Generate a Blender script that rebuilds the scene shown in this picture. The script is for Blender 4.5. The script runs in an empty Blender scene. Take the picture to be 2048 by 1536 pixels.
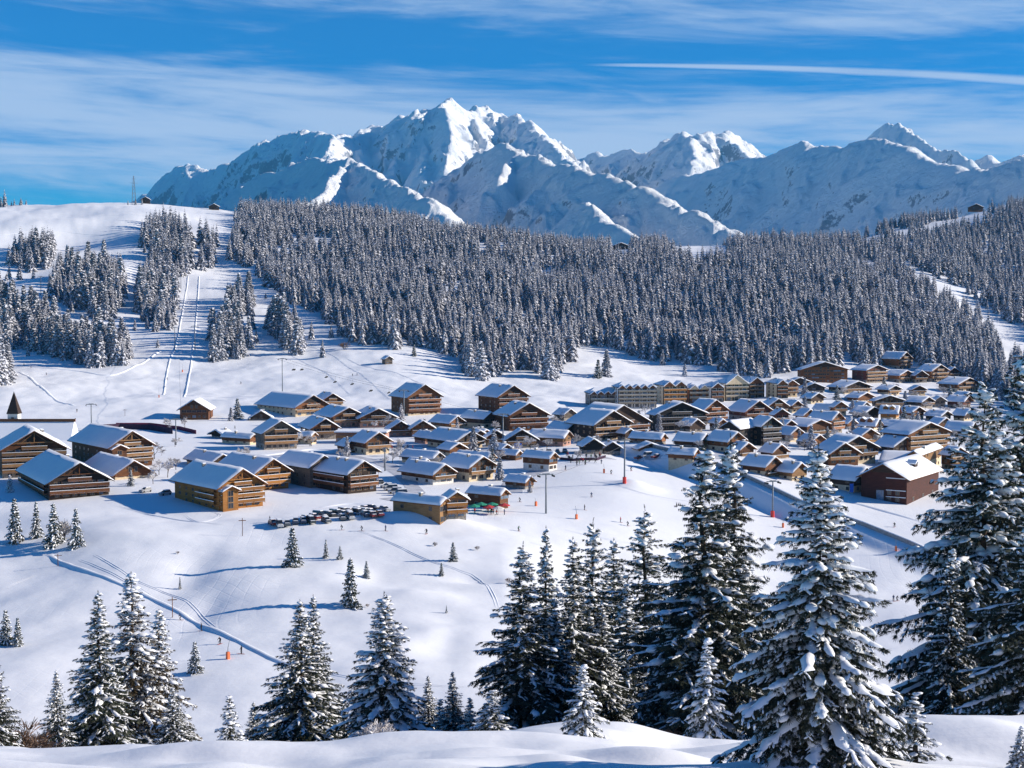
import bpy, math, random
import numpy as np
from mathutils import Vector, Matrix
R = math.radians
SC = bpy.context.scene
COL = SC.collection
random.seed(7)
rng = np.random.default_rng(7)

# ------------------------------------------------------------------ camera
F = 2844.0                       # focal length in pixels of the 2048 x 1536 frame
VH = 610.0                       # row of the true horizon
PITCH = math.atan((768 - VH) / F)
CP, SP = math.cos(PITCH), math.sin(PITCH)
cam_d = bpy.data.cameras.new('camera')
cam_d.sensor_width = 36.0
cam_d.lens = 36.0 * F / 2048
cam_d.clip_start = 0.5
cam_d.clip_end = 80000
cam = bpy.data.objects.new('camera', cam_d)
COL.objects.link(cam)
cam.rotation_euler = (math.pi / 2 - PITCH, 0, 0)
SC.camera = cam

# ------------------------------------------------------------------ sun, sky, exposure
SUN_EL = R(21.0)
SUN_DIR = Vector((math.cos(SUN_EL) * math.cos(R(5)), math.cos(SUN_EL) * math.sin(R(5)), math.sin(SUN_EL)))
sun_d = bpy.data.lights.new('sun', 'SUN')
sun_d.energy = 5.0
sun_d.angle = R(0.5)
sun_d.color = (1.0, 0.91, 0.79)
sun = bpy.data.objects.new('sun', sun_d)
COL.objects.link(sun)
sun.rotation_euler = SUN_DIR.to_track_quat('Z', 'Y').to_euler()
SC.view_settings.view_transform = 'Standard'
SC.view_settings.look = 'None'
SC.view_settings.gamma = 1
SC.view_settings.exposure = 0.80
SC.cycles.max_bounces = 6
SC.cycles.diffuse_bounces = 3
SC.cycles.transparent_max_bounces = 8
SC.cycles.volume_bounces = 0
SC.cycles.use_denoising = True


class NT:
    """small helper for building node trees"""
    def __init__(s, nt):
        s.nt = nt
        nt.nodes.clear()
    def n(s, typ, **kw):
        nd = s.nt.nodes.new(typ)
        for k, v in kw.items():
            setattr(nd, k, v)
        return nd
    def l(s, a, b):
        s.nt.links.new(a, b)
    def val(s, sock, v):
        if isinstance(v, bpy.types.NodeSocket):
            s.l(v, sock)
        else:
            sock.default_value = v
    def math(s, op, a, b=0.0, c=0.0, clamp=False):
        nd = s.n('ShaderNodeMath', operation=op, use_clamp=clamp)
        for i, v in enumerate((a, b, c)):
            s.val(nd.inputs[i], v)
        return nd.outputs[0]
    def ramp(s, fac, stops):
        nd = s.n('ShaderNodeValToRGB')
        e = nd.color_ramp.elements
        while len(e) < len(stops):
            e.new(0.5)
        for el, (p, c) in zip(e, stops):
            el.position = p
            el.color = (*c, 1) if len(c) == 3 else c
        s.val(nd.inputs[0], fac)
        return nd.outputs[0]
    def mapr(s, v, a, b, c=0.0, d=1.0, smooth=True):
        nd = s.n('ShaderNodeMapRange', interpolation_type='SMOOTHSTEP' if smooth else 'LINEAR')
        for i, x in enumerate((v, a, b, c, d)):
            s.val(nd.inputs[i], x)
        return nd.outputs[0]
    def mix(s, fac, a, b):
        nd = s.n('ShaderNodeMix', data_type='RGBA')
        s.val(nd.inputs[0], fac)
        s.val(nd.inputs[6], a if isinstance(a, bpy.types.NodeSocket) else (*a, 1))
        s.val(nd.inputs[7], b if isinstance(b, bpy.types.NodeSocket) else (*b, 1))
        return nd.outputs[2]
    def noise(s, vec, scale, detail=4.0, rough=0.55, dist=0.0):
        nd = s.n('ShaderNodeTexNoise')
        if vec is not None:
            s.l(vec, nd.inputs['Vector'])
        nd.inputs['Scale'].default_value = scale
        nd.inputs['Detail'].default_value = detail
        nd.inputs['Roughness'].default_value = rough
        nd.inputs['Distortion'].default_value = dist
        return nd.outputs['Fac']


world = bpy.data.worlds.new('World')
SC.world = world
world.use_nodes = True
W = NT(world.node_tree)
sky = W.n('ShaderNodeTexSky', sky_type='NISHITA')
sky.sun_disc = False
sky.sun_elevation = SUN_EL
sky.sun_rotation = math.pi / 2 - R(5)
sky.altitude = 1700
sky.air_density = 1.0
sky.dust_density = 0.2
sky.ozone_density = 4.0
hs = W.n('ShaderNodeHueSaturation')
hs.inputs['Hue'].default_value = 0.5
hs.inputs['Saturation'].default_value = 1.6
hs.inputs['Value'].default_value = 1.0
W.l(sky.outputs[0], hs.inputs['Color'])
tint = W.n('ShaderNodeMix', data_type='RGBA', blend_type='MULTIPLY')
tint.inputs[0].default_value = 1.0
W.l(hs.outputs[0], tint.inputs[6])
tint.inputs[7].default_value = (0.24, 1.04, 1.24, 1)
geo = W.n('ShaderNodeTexCoord')
sep = W.n('ShaderNodeSeparateXYZ')
W.l(geo.outputs['Generated'], sep.inputs[0])
ysafe = W.math('MAXIMUM', W.math('ABSOLUTE', sep.outputs[1]), 0.05)
AZ = W.math('ARCTAN2', sep.outputs[0], sep.outputs[1])        # azimuth from the +Y axis
EL = W.math('ARCSINE', sep.outputs[2])
tilt = W.math('ADD', EL, W.math('MULTIPLY', AZ, 0.035))
def cloud_vec(sx, sy, off):
    c = W.n('ShaderNodeCombineXYZ')
    W.l(W.math('MULTIPLY', AZ, sx), c.inputs[0])
    W.l(W.math('MULTIPLY', tilt, sy), c.inputs[1])
    c.inputs[2].default_value = off
    return c.outputs[0]
n1 = W.noise(cloud_vec(3.0, 26.0, 5.3), 1.0, 6, 0.6, 0.5)
n2 = W.noise(cloud_vec(9.0, 90.0, 1.7), 1.0, 5, 0.6, 0.8)
n3 = W.noise(cloud_vec(1.6, 9.0, 9.1), 1.0, 2, 0.5, 0.2)
# long cirrus banks: one low behind the summits, one high in the sky, thin blue between
def band(c, w):
    d = W.math('DIVIDE', W.math('SUBTRACT', tilt, c), w)
    return W.math('DIVIDE', 1.0, W.math('ADD', 1.0, W.math('POWER', W.math('ABSOLUTE', d), 4.0)))
bands = W.math('ADD', W.math('ADD', band(0.128, 0.030), W.math('MULTIPLY', band(0.205, 0.014), 0.85)), W.math('MULTIPLY', band(0.085, 0.018), 0.7))
dens = W.math('ADD', W.math('MULTIPLY', n1, 0.9), W.math('MULTIPLY', n2, 0.35))
dens = W.math('ADD', dens, W.math('MULTIPLY', n3, 0.35))
dens = W.math('ADD', dens, W.math('MULTIPLY', bands, 0.26))
cf = W.mapr(dens, 0.84, 1.22)
cf = W.math('MULTIPLY', cf, 0.78)
cf = W.math('MULTIPLY', cf, W.mapr(EL, 0.0, 0.03))
# condensation trail, an arc of the sky dome
arc = W.math('ADD', W.math('ADD', 0.1650, W.math('MULTIPLY', W.math('SUBTRACT', AZ, 0.05), -0.012)),
             W.math('MULTIPLY', W.math('POWER', W.math('MAXIMUM', W.math('SUBTRACT', AZ, 0.05), 0.0), 2.0), -0.18))
arcn = W.math('ADD', arc, W.math('MULTIPLY', W.math('SUBTRACT', n1, 0.5), 0.004))
wid = W.math('ADD', 0.0010, W.math('MULTIPLY', W.math('MAXIMUM', W.math('SUBTRACT', AZ, 0.05), 0.0), 0.008))
dd = W.math('DIVIDE', W.math('ABSOLUTE', W.math('SUBTRACT', EL, arcn)), wid)
trail = W.math('MULTIPLY', W.mapr(dd, 0.3, 1.3, 1.0, 0.0), W.mapr(AZ, 0.045, 0.09))
trail = W.math('MULTIPLY', trail, W.math('ADD', 0.35, W.math('MULTIPLY', n2, 0.7)))
cf = W.math('MAXIMUM', cf, trail)
col = W.mix(cf, tint.outputs[2], (6.2, 7.3, 9.0))
bg = W.n('ShaderNodeBackground')
bg.inputs['Strength'].default_value = 0.06
W.l(col, bg.inputs['Color'])
wo = W.n('ShaderNodeOutputWorld')
W.l(bg.outputs[0], wo.inputs[0])


# ------------------------------------------------------------------ picture <-> world helpers
def ray(u, v):
    xc = (u - 1024) / F
    yc = (768 - v) / F
    yd = CP + yc * SP
    return xc / yd, (-SP + yc * CP) / yd          # x/Y, z/Y

def v2t(v):
    yc = (768 - v) / F
    return (-SP + yc * CP) / (CP + yc * SP)

def project(x, y, z):
    x = np.asarray(x, float); y = np.asarray(y, float); z = np.asarray(z, float)
    d = y * CP - z * SP
    up = y * SP + z * CP
    return 1024 + F * x / d, 768 - F * up / d

# ------------------------------------------------------------------ noise in numpy
def _hash(ix, iy, seed):
    h = (ix.astype(np.int64) * 374761393 + iy.astype(np.int64) * 668265263 + seed * 1442695041) & 0xFFFFFFFF
    h = ((h ^ (h >> 13)) * 1274126177) & 0xFFFFFFFF
    return ((h ^ (h >> 16)) & 0xFFFFFF) / float(0xFFFFFF)

def vnoise(x, y, seed=0):
    """gradient noise, about -1 .. 1"""
    ix = np.floor(x); iy = np.floor(y)
    fx = x - ix; fy = y - iy
    ux = fx * fx * fx * (fx * (fx * 6 - 15) + 10); uy = fy * fy * fy * (fy * (fy * 6 - 15) + 10)
    def g(dx, dy):
        a = _hash(ix + dx, iy + dy, seed) * 2 * np.pi
        return np.cos(a) * (fx - dx) + np.sin(a) * (fy - dy)
    a = g(0, 0) * (1 - ux) + g(1, 0) * ux
    b = g(0, 1) * (1 - ux) + g(1, 1) * ux
    return (a * (1 - uy) + b * uy) * 1.5

def fbm(x, y, seed=0, octv=4, gain=0.5):
    s = 0; a = 1.0
    for o in range(octv):
        s = s + a * vnoise(x * 2 ** o + 17.3 * o, y * 2 ** o - 9.1 * o, seed + o)
        a *= gain
    return s

def ridged(x, y, seed=0, octv=5, gain=0.55):
    s = 0; a = 1.0; w = 1.0
    for o in range(octv):
        n = 1 - np.abs(vnoise(x * 2 ** o + 3.7 * o, y * 2 ** o + 5.1 * o, seed + o))
        n = n * n * w
        s = s + a * n
        w = np.clip(n * 1.6, 0, 1)
        a *= gain
    return s

def sstep(x, a, b):
    t = np.clip((x - a) / (b - a), 0, 1)
    return t * t * (3 - 2 * t)

# ------------------------------------------------------------------ objects
def new_mesh(name, verts, faces, mats, midx=None, smooth=False):
    me = bpy.data.meshes.new(name)
    if isinstance(faces, np.ndarray):
        verts = np.asarray(verts, np.float32)
        k = faces.shape[1]; nf = len(faces)
        me.vertices.add(len(verts)); me.vertices.foreach_set('co', verts.ravel())
        me.loops.add(nf * k); me.loops.foreach_set('vertex_index', faces.astype(np.int32).ravel())
        me.polygons.add(nf)
        me.polygons.foreach_set('loop_start', np.arange(0, nf * k, k, dtype=np.int32))
        me.polygons.foreach_set('loop_total', np.full(nf, k, np.int32))
        me.update(calc_edges=True)
    else:
        me.from_pydata([tuple(v) for v in verts], [], faces)
    for m in mats:
        me.materials.append(m)
    if midx is not None:
        me.polygons.foreach_set('material_index', np.asarray(midx, np.int32))
    if smooth is True:
        me.polygons.foreach_set('use_smooth', np.ones(len(me.polygons), bool))
    elif smooth is not False:
        me.polygons.foreach_set('use_smooth', np.asarray(smooth, bool))
    me.update()
    return me

def link(name, me, parent=None, loc=None, rz=0.0):
    o = bpy.data.objects.new(name, me)
    COL.objects.link(o)
    if parent is not None:
        o.parent = parent
    if loc is not None:
        o.location = loc
    if rz:
        o.rotation_euler[2] = rz
    return o

def tag(o, label=None, cat=None, group=None, kind=None):
    if label: o['label'] = label
    if cat: o['category'] = cat
    if group: o['group'] = group
    if kind: o['kind'] = kind
    return o

def thing(name, label, cat, loc=(0, 0, 0), rz=0.0, group=None):
    return tag(link(name, None, None, loc, rz), label, cat, group)

def kids(o):
    return KIDS.get(o.name, [])
KIDS = {}
def child(name, me, parent, loc=None, rz=0.0):
    o = link(name, me, parent, loc, rz)
    KIDS.setdefault(parent.name, []).append(o)
    return o
def dup(o, parent=None):
    c = o.copy(); COL.objects.link(c); c.parent = parent
    for ch in kids(o):
        d = dup(ch, c)
        KIDS.setdefault(c.name, []).append(d)
    return c


class MB:
    """collects boxes and prisms into one mesh"""
    def __init__(s): s.v = []; s.f = []; s.m = []
    def add(s, vs, fs, m=0):
        o = len(s.v); s.v += [tuple(p) for p in vs]
        for f in fs:
            s.f.append(tuple(i + o for i in f)); s.m.append(m)
    def box(s, x0, x1, y0, y1, z0, z1, m=0):
        s.add([(x0, y0, z0), (x1, y0, z0), (x1, y1, z0), (x0, y1, z0), (x0, y0, z1), (x1, y0, z1), (x1, y1, z1), (x0, y1, z1)],
              [(0, 3, 2, 1), (4, 5, 6, 7), (0, 1, 5, 4), (1, 2, 6, 5), (2, 3, 7, 6), (3, 0, 4, 7)], m)
    def prism(s, sec, y0, y1, m=0):
        """cross-section in x,z (counter-clockwise seen from -y) swept along y"""
        n = len(sec)
        vs = [(x, y0, z) for x, z in sec] + [(x, y1, z) for x, z in sec]
        fs = [tuple(range(n)), tuple(range(2 * n - 1, n - 1, -1))]
        fs += [((i + 1) % n, i, n + i, n + (i + 1) % n) for i in range(n)]
        s.add(vs, fs, m)
    def beam(s, a, b, w, m=0, n=4, w2=None):
        a = Vector(a); b = Vector(b); d = (b - a).normalized()
        up = Vector((0, 0, 1)) if abs(d.z) < 0.95 else Vector((1, 0, 0))
        x = d.cross(up).normalized(); y = x.cross(d).normalized()
        w2 = w if w2 is None else w2
        vs = []
        for p, r in ((a, w), (b, w2)):
            for i in range(n):
                an = 2 * math.pi * (i + .5) / n
                vs.append(p + x * (math.cos(an) * r) + y * (math.sin(an) * r))
        fs = [tuple(range(n - 1, -1, -1)), tuple(range(n, 2 * n))]
        fs += [(i, (i + 1) % n, n + (i + 1) % n, n + i) for i in range(n)]
        s.add(vs, fs, m)
    def mesh(s, name, mats, smooth=False):
        return new_mesh(name, s.v, s.f, mats if isinstance(mats, (list, tuple)) else [mats], s.m, smooth)


# ------------------------------------------------------------------ materials
def mat(name, fn, rough=0.8, spec=0.3):
    m = bpy.data.materials.new(name)
    m.use_nodes = True
    T = NT(m.node_tree)
    b = T.n('ShaderNodeBsdfPrincipled')
    b.inputs['Roughness'].default_value = rough
    b.inputs['Specular IOR Level'].default_value = spec
    o = T.n('ShaderNodeOutputMaterial')
    T.l(b.outputs[0], o.inputs[0])
    fn(T, b)
    return m

def bump(T, b, h, strength, dist):
    bp = T.n('ShaderNodeBump')
    bp.inputs['Strength'].default_value = strength
    bp.inputs['Distance'].default_value = dist
    T.l(h, bp.inputs['Height'])
    T.l(bp.outputs[0], b.inputs['Normal'])

def f_snow(T, b):
    g = T.n('ShaderNodeNewGeometry')
    n = T.noise(g.outputs['Position'], 0.35, 5, 0.6)
    c = T.ramp(n, [(0.3, (0.80, 0.82, 0.86)), (0.7, (0.88, 0.88, 0.89))])
    T.l(c, b.inputs['Base Color'])
    n2 = T.noise(g.outputs['Position'], 6.0, 3, 0.6)
    bump(T, b, n2, 0.25, 0.05)
SNOW = mat('snow', f_snow, 0.75, 0.15)

def f_terrain(T, b):
    g = T.n('ShaderNodeNewGeometry')
    mp = T.n('ShaderNodeMapping')
    mp.inputs['Rotation'].default_value = (0, 0, R(25))
    mp.inputs['Scale'].default_value = (0.05, 0.9, 0.3)
    T.l(g.outputs['Position'], mp.inputs[0])
    n = T.noise(g.outputs['Position'], 0.03, 6, 0.6)
    track = T.noise(mp.outputs[0], 0.5, 5, 0.7, 1.2)
    c = T.ramp(n, [(0.3, (0.80, 0.81, 0.84)), (0.7, (0.88, 0.88, 0.88))])
    c = T.mix(T.mapr(track, 0.60, 0.74, 0.0, 0.55), c, (0.66, 0.68, 0.74))
    T.l(c, b.inputs['Base Color'])
    h1 = T.noise(g.outputs['Position'], 0.9, 4, 0.6)
    h2 = T.noise(g.outputs['Position'], 0.12, 3, 0.5)
    h = T.math('ADD', T.math('MULTIPLY', h1, 0.25), T.math('ADD', T.math('MULTIPLY', track, 0.4), T.math('MULTIPLY', h2, 1.6)))
    wv = T.n('ShaderNodeTexWave', wave_type='BANDS', bands_direction='DIAGONAL')
    wv.inputs['Scale'].default_value = 0.13; wv.inputs['Distortion'].default_value = 14.0; wv.inputs['Detail'].default_value = 1.0; wv.inputs['Detail Scale'].default_value = 0.25
    T.l(g.outputs['Position'], wv.inputs[0])
    wv2 = T.n('ShaderNodeTexWave', wave_type='BANDS', bands_direction='X')
    wv2.inputs['Scale'].default_value = 0.10; wv2.inputs['Distortion'].default_value = 18.0; wv2.inputs['Detail'].default_value = 1.0; wv2.inputs['Detail Scale'].default_value = 0.2
    T.l(g.outputs['Position'], wv2.inputs[0])
    msk = T.mapr(T.noise(g.outputs['Position'], 0.02, 3, 0.6), 0.50, 0.62)
    sp_ = T.n('ShaderNodeSeparateXYZ'); T.l(g.outputs['Position'], sp_.inputs[0])
    msk = T.math('MULTIPLY', msk, T.mapr(sp_.outputs[1], 150.0, 220.0))
    grooves = T.math('ADD', T.mapr(wv.outputs['Fac'], 0.0, 0.06, -1.0, 0.0), T.mapr(wv2.outputs['Fac'], 0.0, 0.05, -1.0, 0.0))
    h = T.math('ADD', h, T.math('MULTIPLY', T.math('MULTIPLY', grooves, msk), 0.10))
    bump(T, b, h, 0.4, 0.3)
TERRAIN_M = mat('snow_ground', f_terrain, 0.75, 0.15)

def f_mount(T, b):
    g = T.n('ShaderNodeNewGeometry')
    s = T.n('ShaderNodeSeparateXYZ'); T.l(g.outputs['Normal'], s.inputs[0])
    n = T.noise(g.outputs['Position'], 0.005, 10, 0.7)
    n2 = T.noise(g.outputs['Position'], 0.03, 8, 0.75)
    steep = T.math('SUBTRACT', T.math('ADD', s.outputs[2], T.math('MULTIPLY', T.math('SUBTRACT', n, 0.5), 0.45)), T.math('MULTIPLY', T.math('SUBTRACT', n2, 0.5), 0.95))
    f = T.mapr(steep, 0.41, 0.49)
    rock = T.ramp(n2, [(0.3, (0.13, 0.15, 0.19)), (0.7, (0.34, 0.35, 0.39))])
    T.l(T.mix(f, rock, (0.90, 0.91, 0.92)), b.inputs['Base Color'])
    bump(T, b, T.noise(g.outputs['Position'], 0.012, 10, 0.75), 0.7, 60.0)
MOUNT_M = mat('rock_and_snow', f_mount, 0.8, 0.1)

def wood(name, c1, c2, rough=0.75, scale=6.0):
    def fn(T, b):
        tc = T.n('ShaderNodeTexCoord')
        mp = T.n('ShaderNodeMapping'); mp.inputs['Scale'].default_value = (0.25, 0.25, 2.5)
        T.l(tc.outputs['Object'], mp.inputs[0])
        n = T.noise(mp.outputs[0], 1.6, 5, 0.7)
        big = T.noise(tc.outputs['Object'], 0.35, 3, 0.5)
        c = T.mix(T.mapr(n, 0.35, 0.68), c1, c2)
        c = T.mix(T.mapr(big, 0.45, 0.75, 0.0, 0.35), c, tuple(x * 0.5 for x in c1))
        w = T.n('ShaderNodeTexWave', wave_type='BANDS', bands_direction='Z')
        w.inputs['Scale'].default_value = 1.1
        w.inputs['Distortion'].default_value = 0.2
        T.l(tc.outputs['Object'], w.inputs[0])
        c = T.mix(T.mapr(w.outputs['Fac'], 0.0, 0.22, 0.45, 0.0), c, tuple(x * 0.35 for x in c1))
        oi = T.n('ShaderNodeObjectInfo'); hv = T.n('ShaderNodeHueSaturation'); T.l(c, hv.inputs['Color'])
        T.l(T.math('ADD', 0.5, T.math('MULTIPLY', oi.outputs['Random'], 0.65)), hv.inputs['Value'])
        T.l(hv.outputs[0], b.inputs['Base Color'])
        bump(T, b, w.outputs['Fac'], 0.5, 0.05)
    return mat(name, fn, rough, 0.25)
WOODS = {
    'gold': wood('honey_wood', (0.36, 0.145, 0.032), (0.50, 0.225, 0.058)),
    'brown': wood('brown_wood', (0.12, 0.046, 0.018), (0.26, 0.105, 0.038)),
    'dark': wood('dark_wood', (0.045, 0.026, 0.018), (0.085, 0.05, 0.034)),
    'black': wood('near_black_wood', (0.018, 0.017, 0.018), (0.04, 0.036, 0.034)),
    'red': wood('red_brown_wood', (0.10, 0.03, 0.02), (0.18, 0.052, 0.034)),
    'beige': wood('beige_balcony_boards', (0.42, 0.34, 0.24), (0.56, 0.47, 0.34)),
    'grey': wood('weathered_wood', (0.12, 0.09, 0.07), (0.21, 0.17, 0.13)),
    'orange': wood('orange_brown_wood', (0.26, 0.10, 0.04), (0.38, 0.17, 0.07)),
    'board': wood('pale_board_wood', (0.26, 0.135, 0.055), (0.40, 0.225, 0.10)),
}
def plain(name, c, rough=0.7, spec=0.3, var=0.15, sc=1.2, metal=0.0):
    def fn(T, b):
        tc = T.n('ShaderNodeTexCoord')
        n = T.noise(tc.outputs['Object'], sc, 5, 0.65)
        lo = tuple(x * (1 - var) for x in c); hi = tuple(min(1, x * (1 + var)) for x in c)
        T.l(T.mix(T.mapr(n, 0.3, 0.7), lo, hi), b.inputs['Base Color'])
        b.inputs['Metallic'].default_value = metal
    return mat(name, fn, rough, spec)
PLASTER = {
    'cream': plain('cream_plaster', (0.60, 0.48, 0.32)),
    'white': plain('white_plaster', (0.66, 0.63, 0.58)),
    'stone': plain('grey_stone', (0.26, 0.23, 0.2), var=0.45, sc=2.2),
    'pink': plain('pink_plaster', (0.42, 0.24, 0.19)),
}
GLASS = plain('window_glass', (0.02, 0.025, 0.035), 0.12, 0.6, 0.3)
GLASSB = plain('bright_window_glass', (0.10, 0.16, 0.24), 0.15, 0.6, 0.3)
FRAME = plain('pale_window_frame', (0.24, 0.16, 0.10))
STEEL = plain('galvanised_steel', (0.16, 0.18, 0.2), 0.5, 0.5)
DSTEEL = plain('dark_green_steel', (0.05, 0.07, 0.06), 0.5, 0.4)
RUBBER = plain('rubber', (0.015, 0.015, 0.015), 0.8)
REDP = plain('red_padding', (0.62, 0.05, 0.04), 0.6)
ORANGEP = plain('orange_padding', (0.75, 0.17, 0.06), 0.6)
GREENC = plain('green_canvas', (0.03, 0.26, 0.16), 0.8)
REDC = plain('red_canvas', (0.5, 0.05, 0.05), 0.8)
BLUEP = plain('blue_panel', (0.02, 0.12, 0.55), 0.5)
BARK = plain('bark', (0.07, 0.05, 0.038), 0.9, 0.1, 0.4, 6.0)
CONCR = plain('concrete', (0.33, 0.31, 0.29), 0.85, 0.2, 0.25)
ASPH = plain('packed_road', (0.50, 0.51, 0.55), 0.9, 0.1, 0.2, 0.3)

def f_needle(c1, c2):
    def fn(T, b):
        oi = T.n('ShaderNodeObjectInfo')
        g = T.n('ShaderNodeNewGeometry')
        n = T.noise(g.outputs['Position'], 1.3, 3, 0.6)
        c = T.mix(T.mapr(n, 0.35, 0.65), c1, c2)
        hsn = T.n('ShaderNodeHueSaturation')
        T.l(c, hsn.inputs['Color'])
        T.l(T.math('ADD', 0.75, T.math('MULTIPLY', oi.outputs['Random'], 0.5)), hsn.inputs['Value'])
        T.l(hsn.outputs[0], b.inputs['Base Color'])
    return fn
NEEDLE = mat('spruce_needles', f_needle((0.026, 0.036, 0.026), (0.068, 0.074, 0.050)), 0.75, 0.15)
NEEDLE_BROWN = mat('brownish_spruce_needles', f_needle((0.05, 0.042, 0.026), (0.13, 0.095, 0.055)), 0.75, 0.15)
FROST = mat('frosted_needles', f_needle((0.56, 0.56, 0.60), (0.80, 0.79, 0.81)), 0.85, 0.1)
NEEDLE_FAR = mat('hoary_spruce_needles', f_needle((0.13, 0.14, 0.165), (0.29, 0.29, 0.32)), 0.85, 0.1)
TWIG = mat('frosted_twigs', f_needle((0.40, 0.37, 0.36), (0.66, 0.64, 0.64)), 0.9, 0.1)
TWIGB = mat('brown_twigs', f_needle((0.12, 0.075, 0.05), (0.24, 0.16, 0.12)), 0.9, 0.1)

# ------------------------------------------------------------------ the air
hz = MB(); hz.box(-14000, 14000, -60, 18500, -1100, 3600)
hm = bpy.data.materials.new('air')
hm.use_nodes = True
HT = NT(hm.node_tree)
pv = HT.n('ShaderNodeVolumePrincipled')
pv.inputs['Color'].default_value = (0.12, 0.52, 1.0, 1)
pv.inputs['Density'].default_value = 2.4e-5
pv.inputs['Anisotropy'].default_value = 0.0
ho = HT.n('ShaderNodeOutputMaterial')
HT.l(pv.outputs[0], ho.inputs['Volume'])
o = link('haze', hz.mesh('haze', hm))
tag(o, 'thin blue mountain air between the village and the summits', 'haze', kind='stuff')

# ------------------------------------------------------------------ terrain
# column tables: for each azimuth column (named by its picture column) the row at which the ground at distance Y is seen
UK = [-700, 0, 250, 500, 750, 1000, 1200, 1400, 1600, 1800, 2048, 2750]
YK = [235, 276, 340, 395, 430, 475, 530, 605, 700, 830, 960, 1100, 1250, 1400, 1600, 1800, 2100, 2500]
VT = {
    -700: [1480, 1340, 1180, 1070, 1010, 965, 922, 880, 840, 765, 705, 620, 550, 490, 430, 420, 470, 560],
    0:    [1480, 1335, 1180, 1065, 1008, 962, 922, 880, 840, 765, 708, 628, 560, 500, 435, 411, 460, 560],
    250:  [1478, 1335, 1170, 1050, 1004, 960, 925, 885, 845, 775, 712, 640, 570, 505, 432, 408, 460, 560],
    500:  [1472, 1335, 1160, 1052, 1008, 965, 925, 888, 850, 785, 715, 648, 585, 525, 460, 425, 455, 560],
    750:  [1465, 1330, 1160, 1054, 1012, 970, 928, 886, 850, 785, 712, 650, 590, 530, 472, 440, 470, 560],
    1000: [1450, 1345, 1180, 1066, 1020, 975, 926, 882, 846, 795, 735, 665, 600, 545, 487, 500, 540, 600],
    1200: [1450, 1385, 1240, 1110, 1035, 970, 918, 880, 850, 802, 752, 685, 620, 565, 512, 506, 545, 600],
    1400: [1450, 1395, 1270, 1150, 1060, 985, 925, 882, 846, 806, 762, 695, 630, 575, 520, 492, 530, 600],
    1600: [1450, 1405, 1300, 1190, 1090, 1005, 940, 888, 848, 804, 764, 695, 625, 565, 515, 494, 520, 590],
    1800: [1450, 1415, 1315, 1200, 1095, 1018, 955, 904, 864, 818, 776, 718, 652, 595, 535, 490, 452, 520],
    2048: [1450, 1415, 1315, 1200, 1100, 1030, 968, 916, 876, 834, 798, 745, 695, 645, 575, 510, 425, 396],
    2750: [1450, 1415, 1315, 1200, 1110, 1040, 985, 930, 890, 850, 815, 765, 715, 660, 590, 520, 400, 300],
}
CREST = {-700: 1520, 0: 1512, 250: 1508, 500: 1496, 750: 1492, 1000: 1462, 1200: 1450, 1400: 1484, 1600: 1492, 1800: 1448, 2048: 1434, 2750: 1425}
YFULL = np.array([2, 10, 20, 36, 48, 75, 120, 180] + YK + [3200, 4200, 5600], float)
def coltab(u):
    c = CREST[u]
    vs = [None] * 8
    ts = [-1.25, -0.50, -0.42, v2t(1548 if u < 700 else 1538), v2t(c), v2t(c + 22), v2t(c + 34), v2t(max(c + 22, 1505))]
    ts += [v2t(v) for v in VT[u]]
    ts += [-0.09, -0.11, -0.10]
    return ts
TT = np.array([coltab(u) for u in UK])                       # columns x knots of z/Y
AK = (np.array(UK) - 1024) / F

def hermite(xk, yk, x):
    """monotone (Fritsch-Carlson) cubic, yk may be 2-D with knots on the last axis"""
    h = np.diff(xk); d = np.diff(yk, axis=-1) / h
    m = np.zeros_like(yk)
    m[..., 1:-1] = np.where(d[..., :-1] * d[..., 1:] > 0, 2 * d[..., :-1] * d[..., 1:] / (d[..., :-1] + d[..., 1:] + 1e-20), 0)
    m[..., 0] = d[..., 0]; m[..., -1] = d[..., -1]
    i = np.clip(np.searchsorted(xk, x) - 1, 0, len(xk) - 2)
    t = (x - xk[i]) / h[i]
    return ((2 * t**3 - 3 * t**2 + 1) * yk[..., i] + (t**3 - 2 * t**2 + t) * h[i] * m[..., i]
            + (-2 * t**3 + 3 * t**2) * yk[..., i + 1] + (t**3 - t**2) * h[i] * m[..., i + 1])

NA = 860
AA = np.linspace(-0.60, 0.60, NA)
YY = np.unique(np.concatenate([np.geomspace(2, 30, 40), np.geomspace(30, 70, 130), np.geomspace(70, 230, 70), np.geomspace(230, 1000, 420), np.geomspace(1000, 5600, 150)]))
YY = YY[np.concatenate([[True], np.diff(YY) > 0.01])]
TC = hermite(np.log(YFULL), TT, np.log(YY))                  # columns x rows
T2 = hermite(AK, TC.T, AA)                                   # rows x columns
ZG = T2 * YY[:, None]
XG = AA[None, :] * YY[:, None]
YG = np.repeat(YY[:, None], NA, 1)

def polydist(px, py, pts):
    """distance to a polyline, the side (+ to the right of travel) and the position along it 0..1"""
    best = np.full(px.shape, 1e9); side = np.zeros(px.shape); along = np.zeros(px.shape)
    seg = [math.dist(pts[i], pts[i + 1]) for i in range(len(pts) - 1)]
    tot = sum(seg); acc = 0
    for i in range(len(pts) - 1):
        ax, ay = pts[i]; bx, by = pts[i + 1]
        dx, dy = bx - ax, by - ay
        t = np.clip(((px - ax) * dx + (py - ay) * dy) / (dx * dx + dy * dy), 0, 1)
        qx = px - ax - t * dx; qy = py - ay - t * dy
        d = np.hypot(qx, qy)
        k = d < best
        best = np.where(k, d, best)
        side = np.where(k, np.sign(dx * qy - dy * qx), side)
        along = np.where(k, (acc + t * seg[i]) / tot, along)
        acc += seg[i]
    return best, side, along

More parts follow.
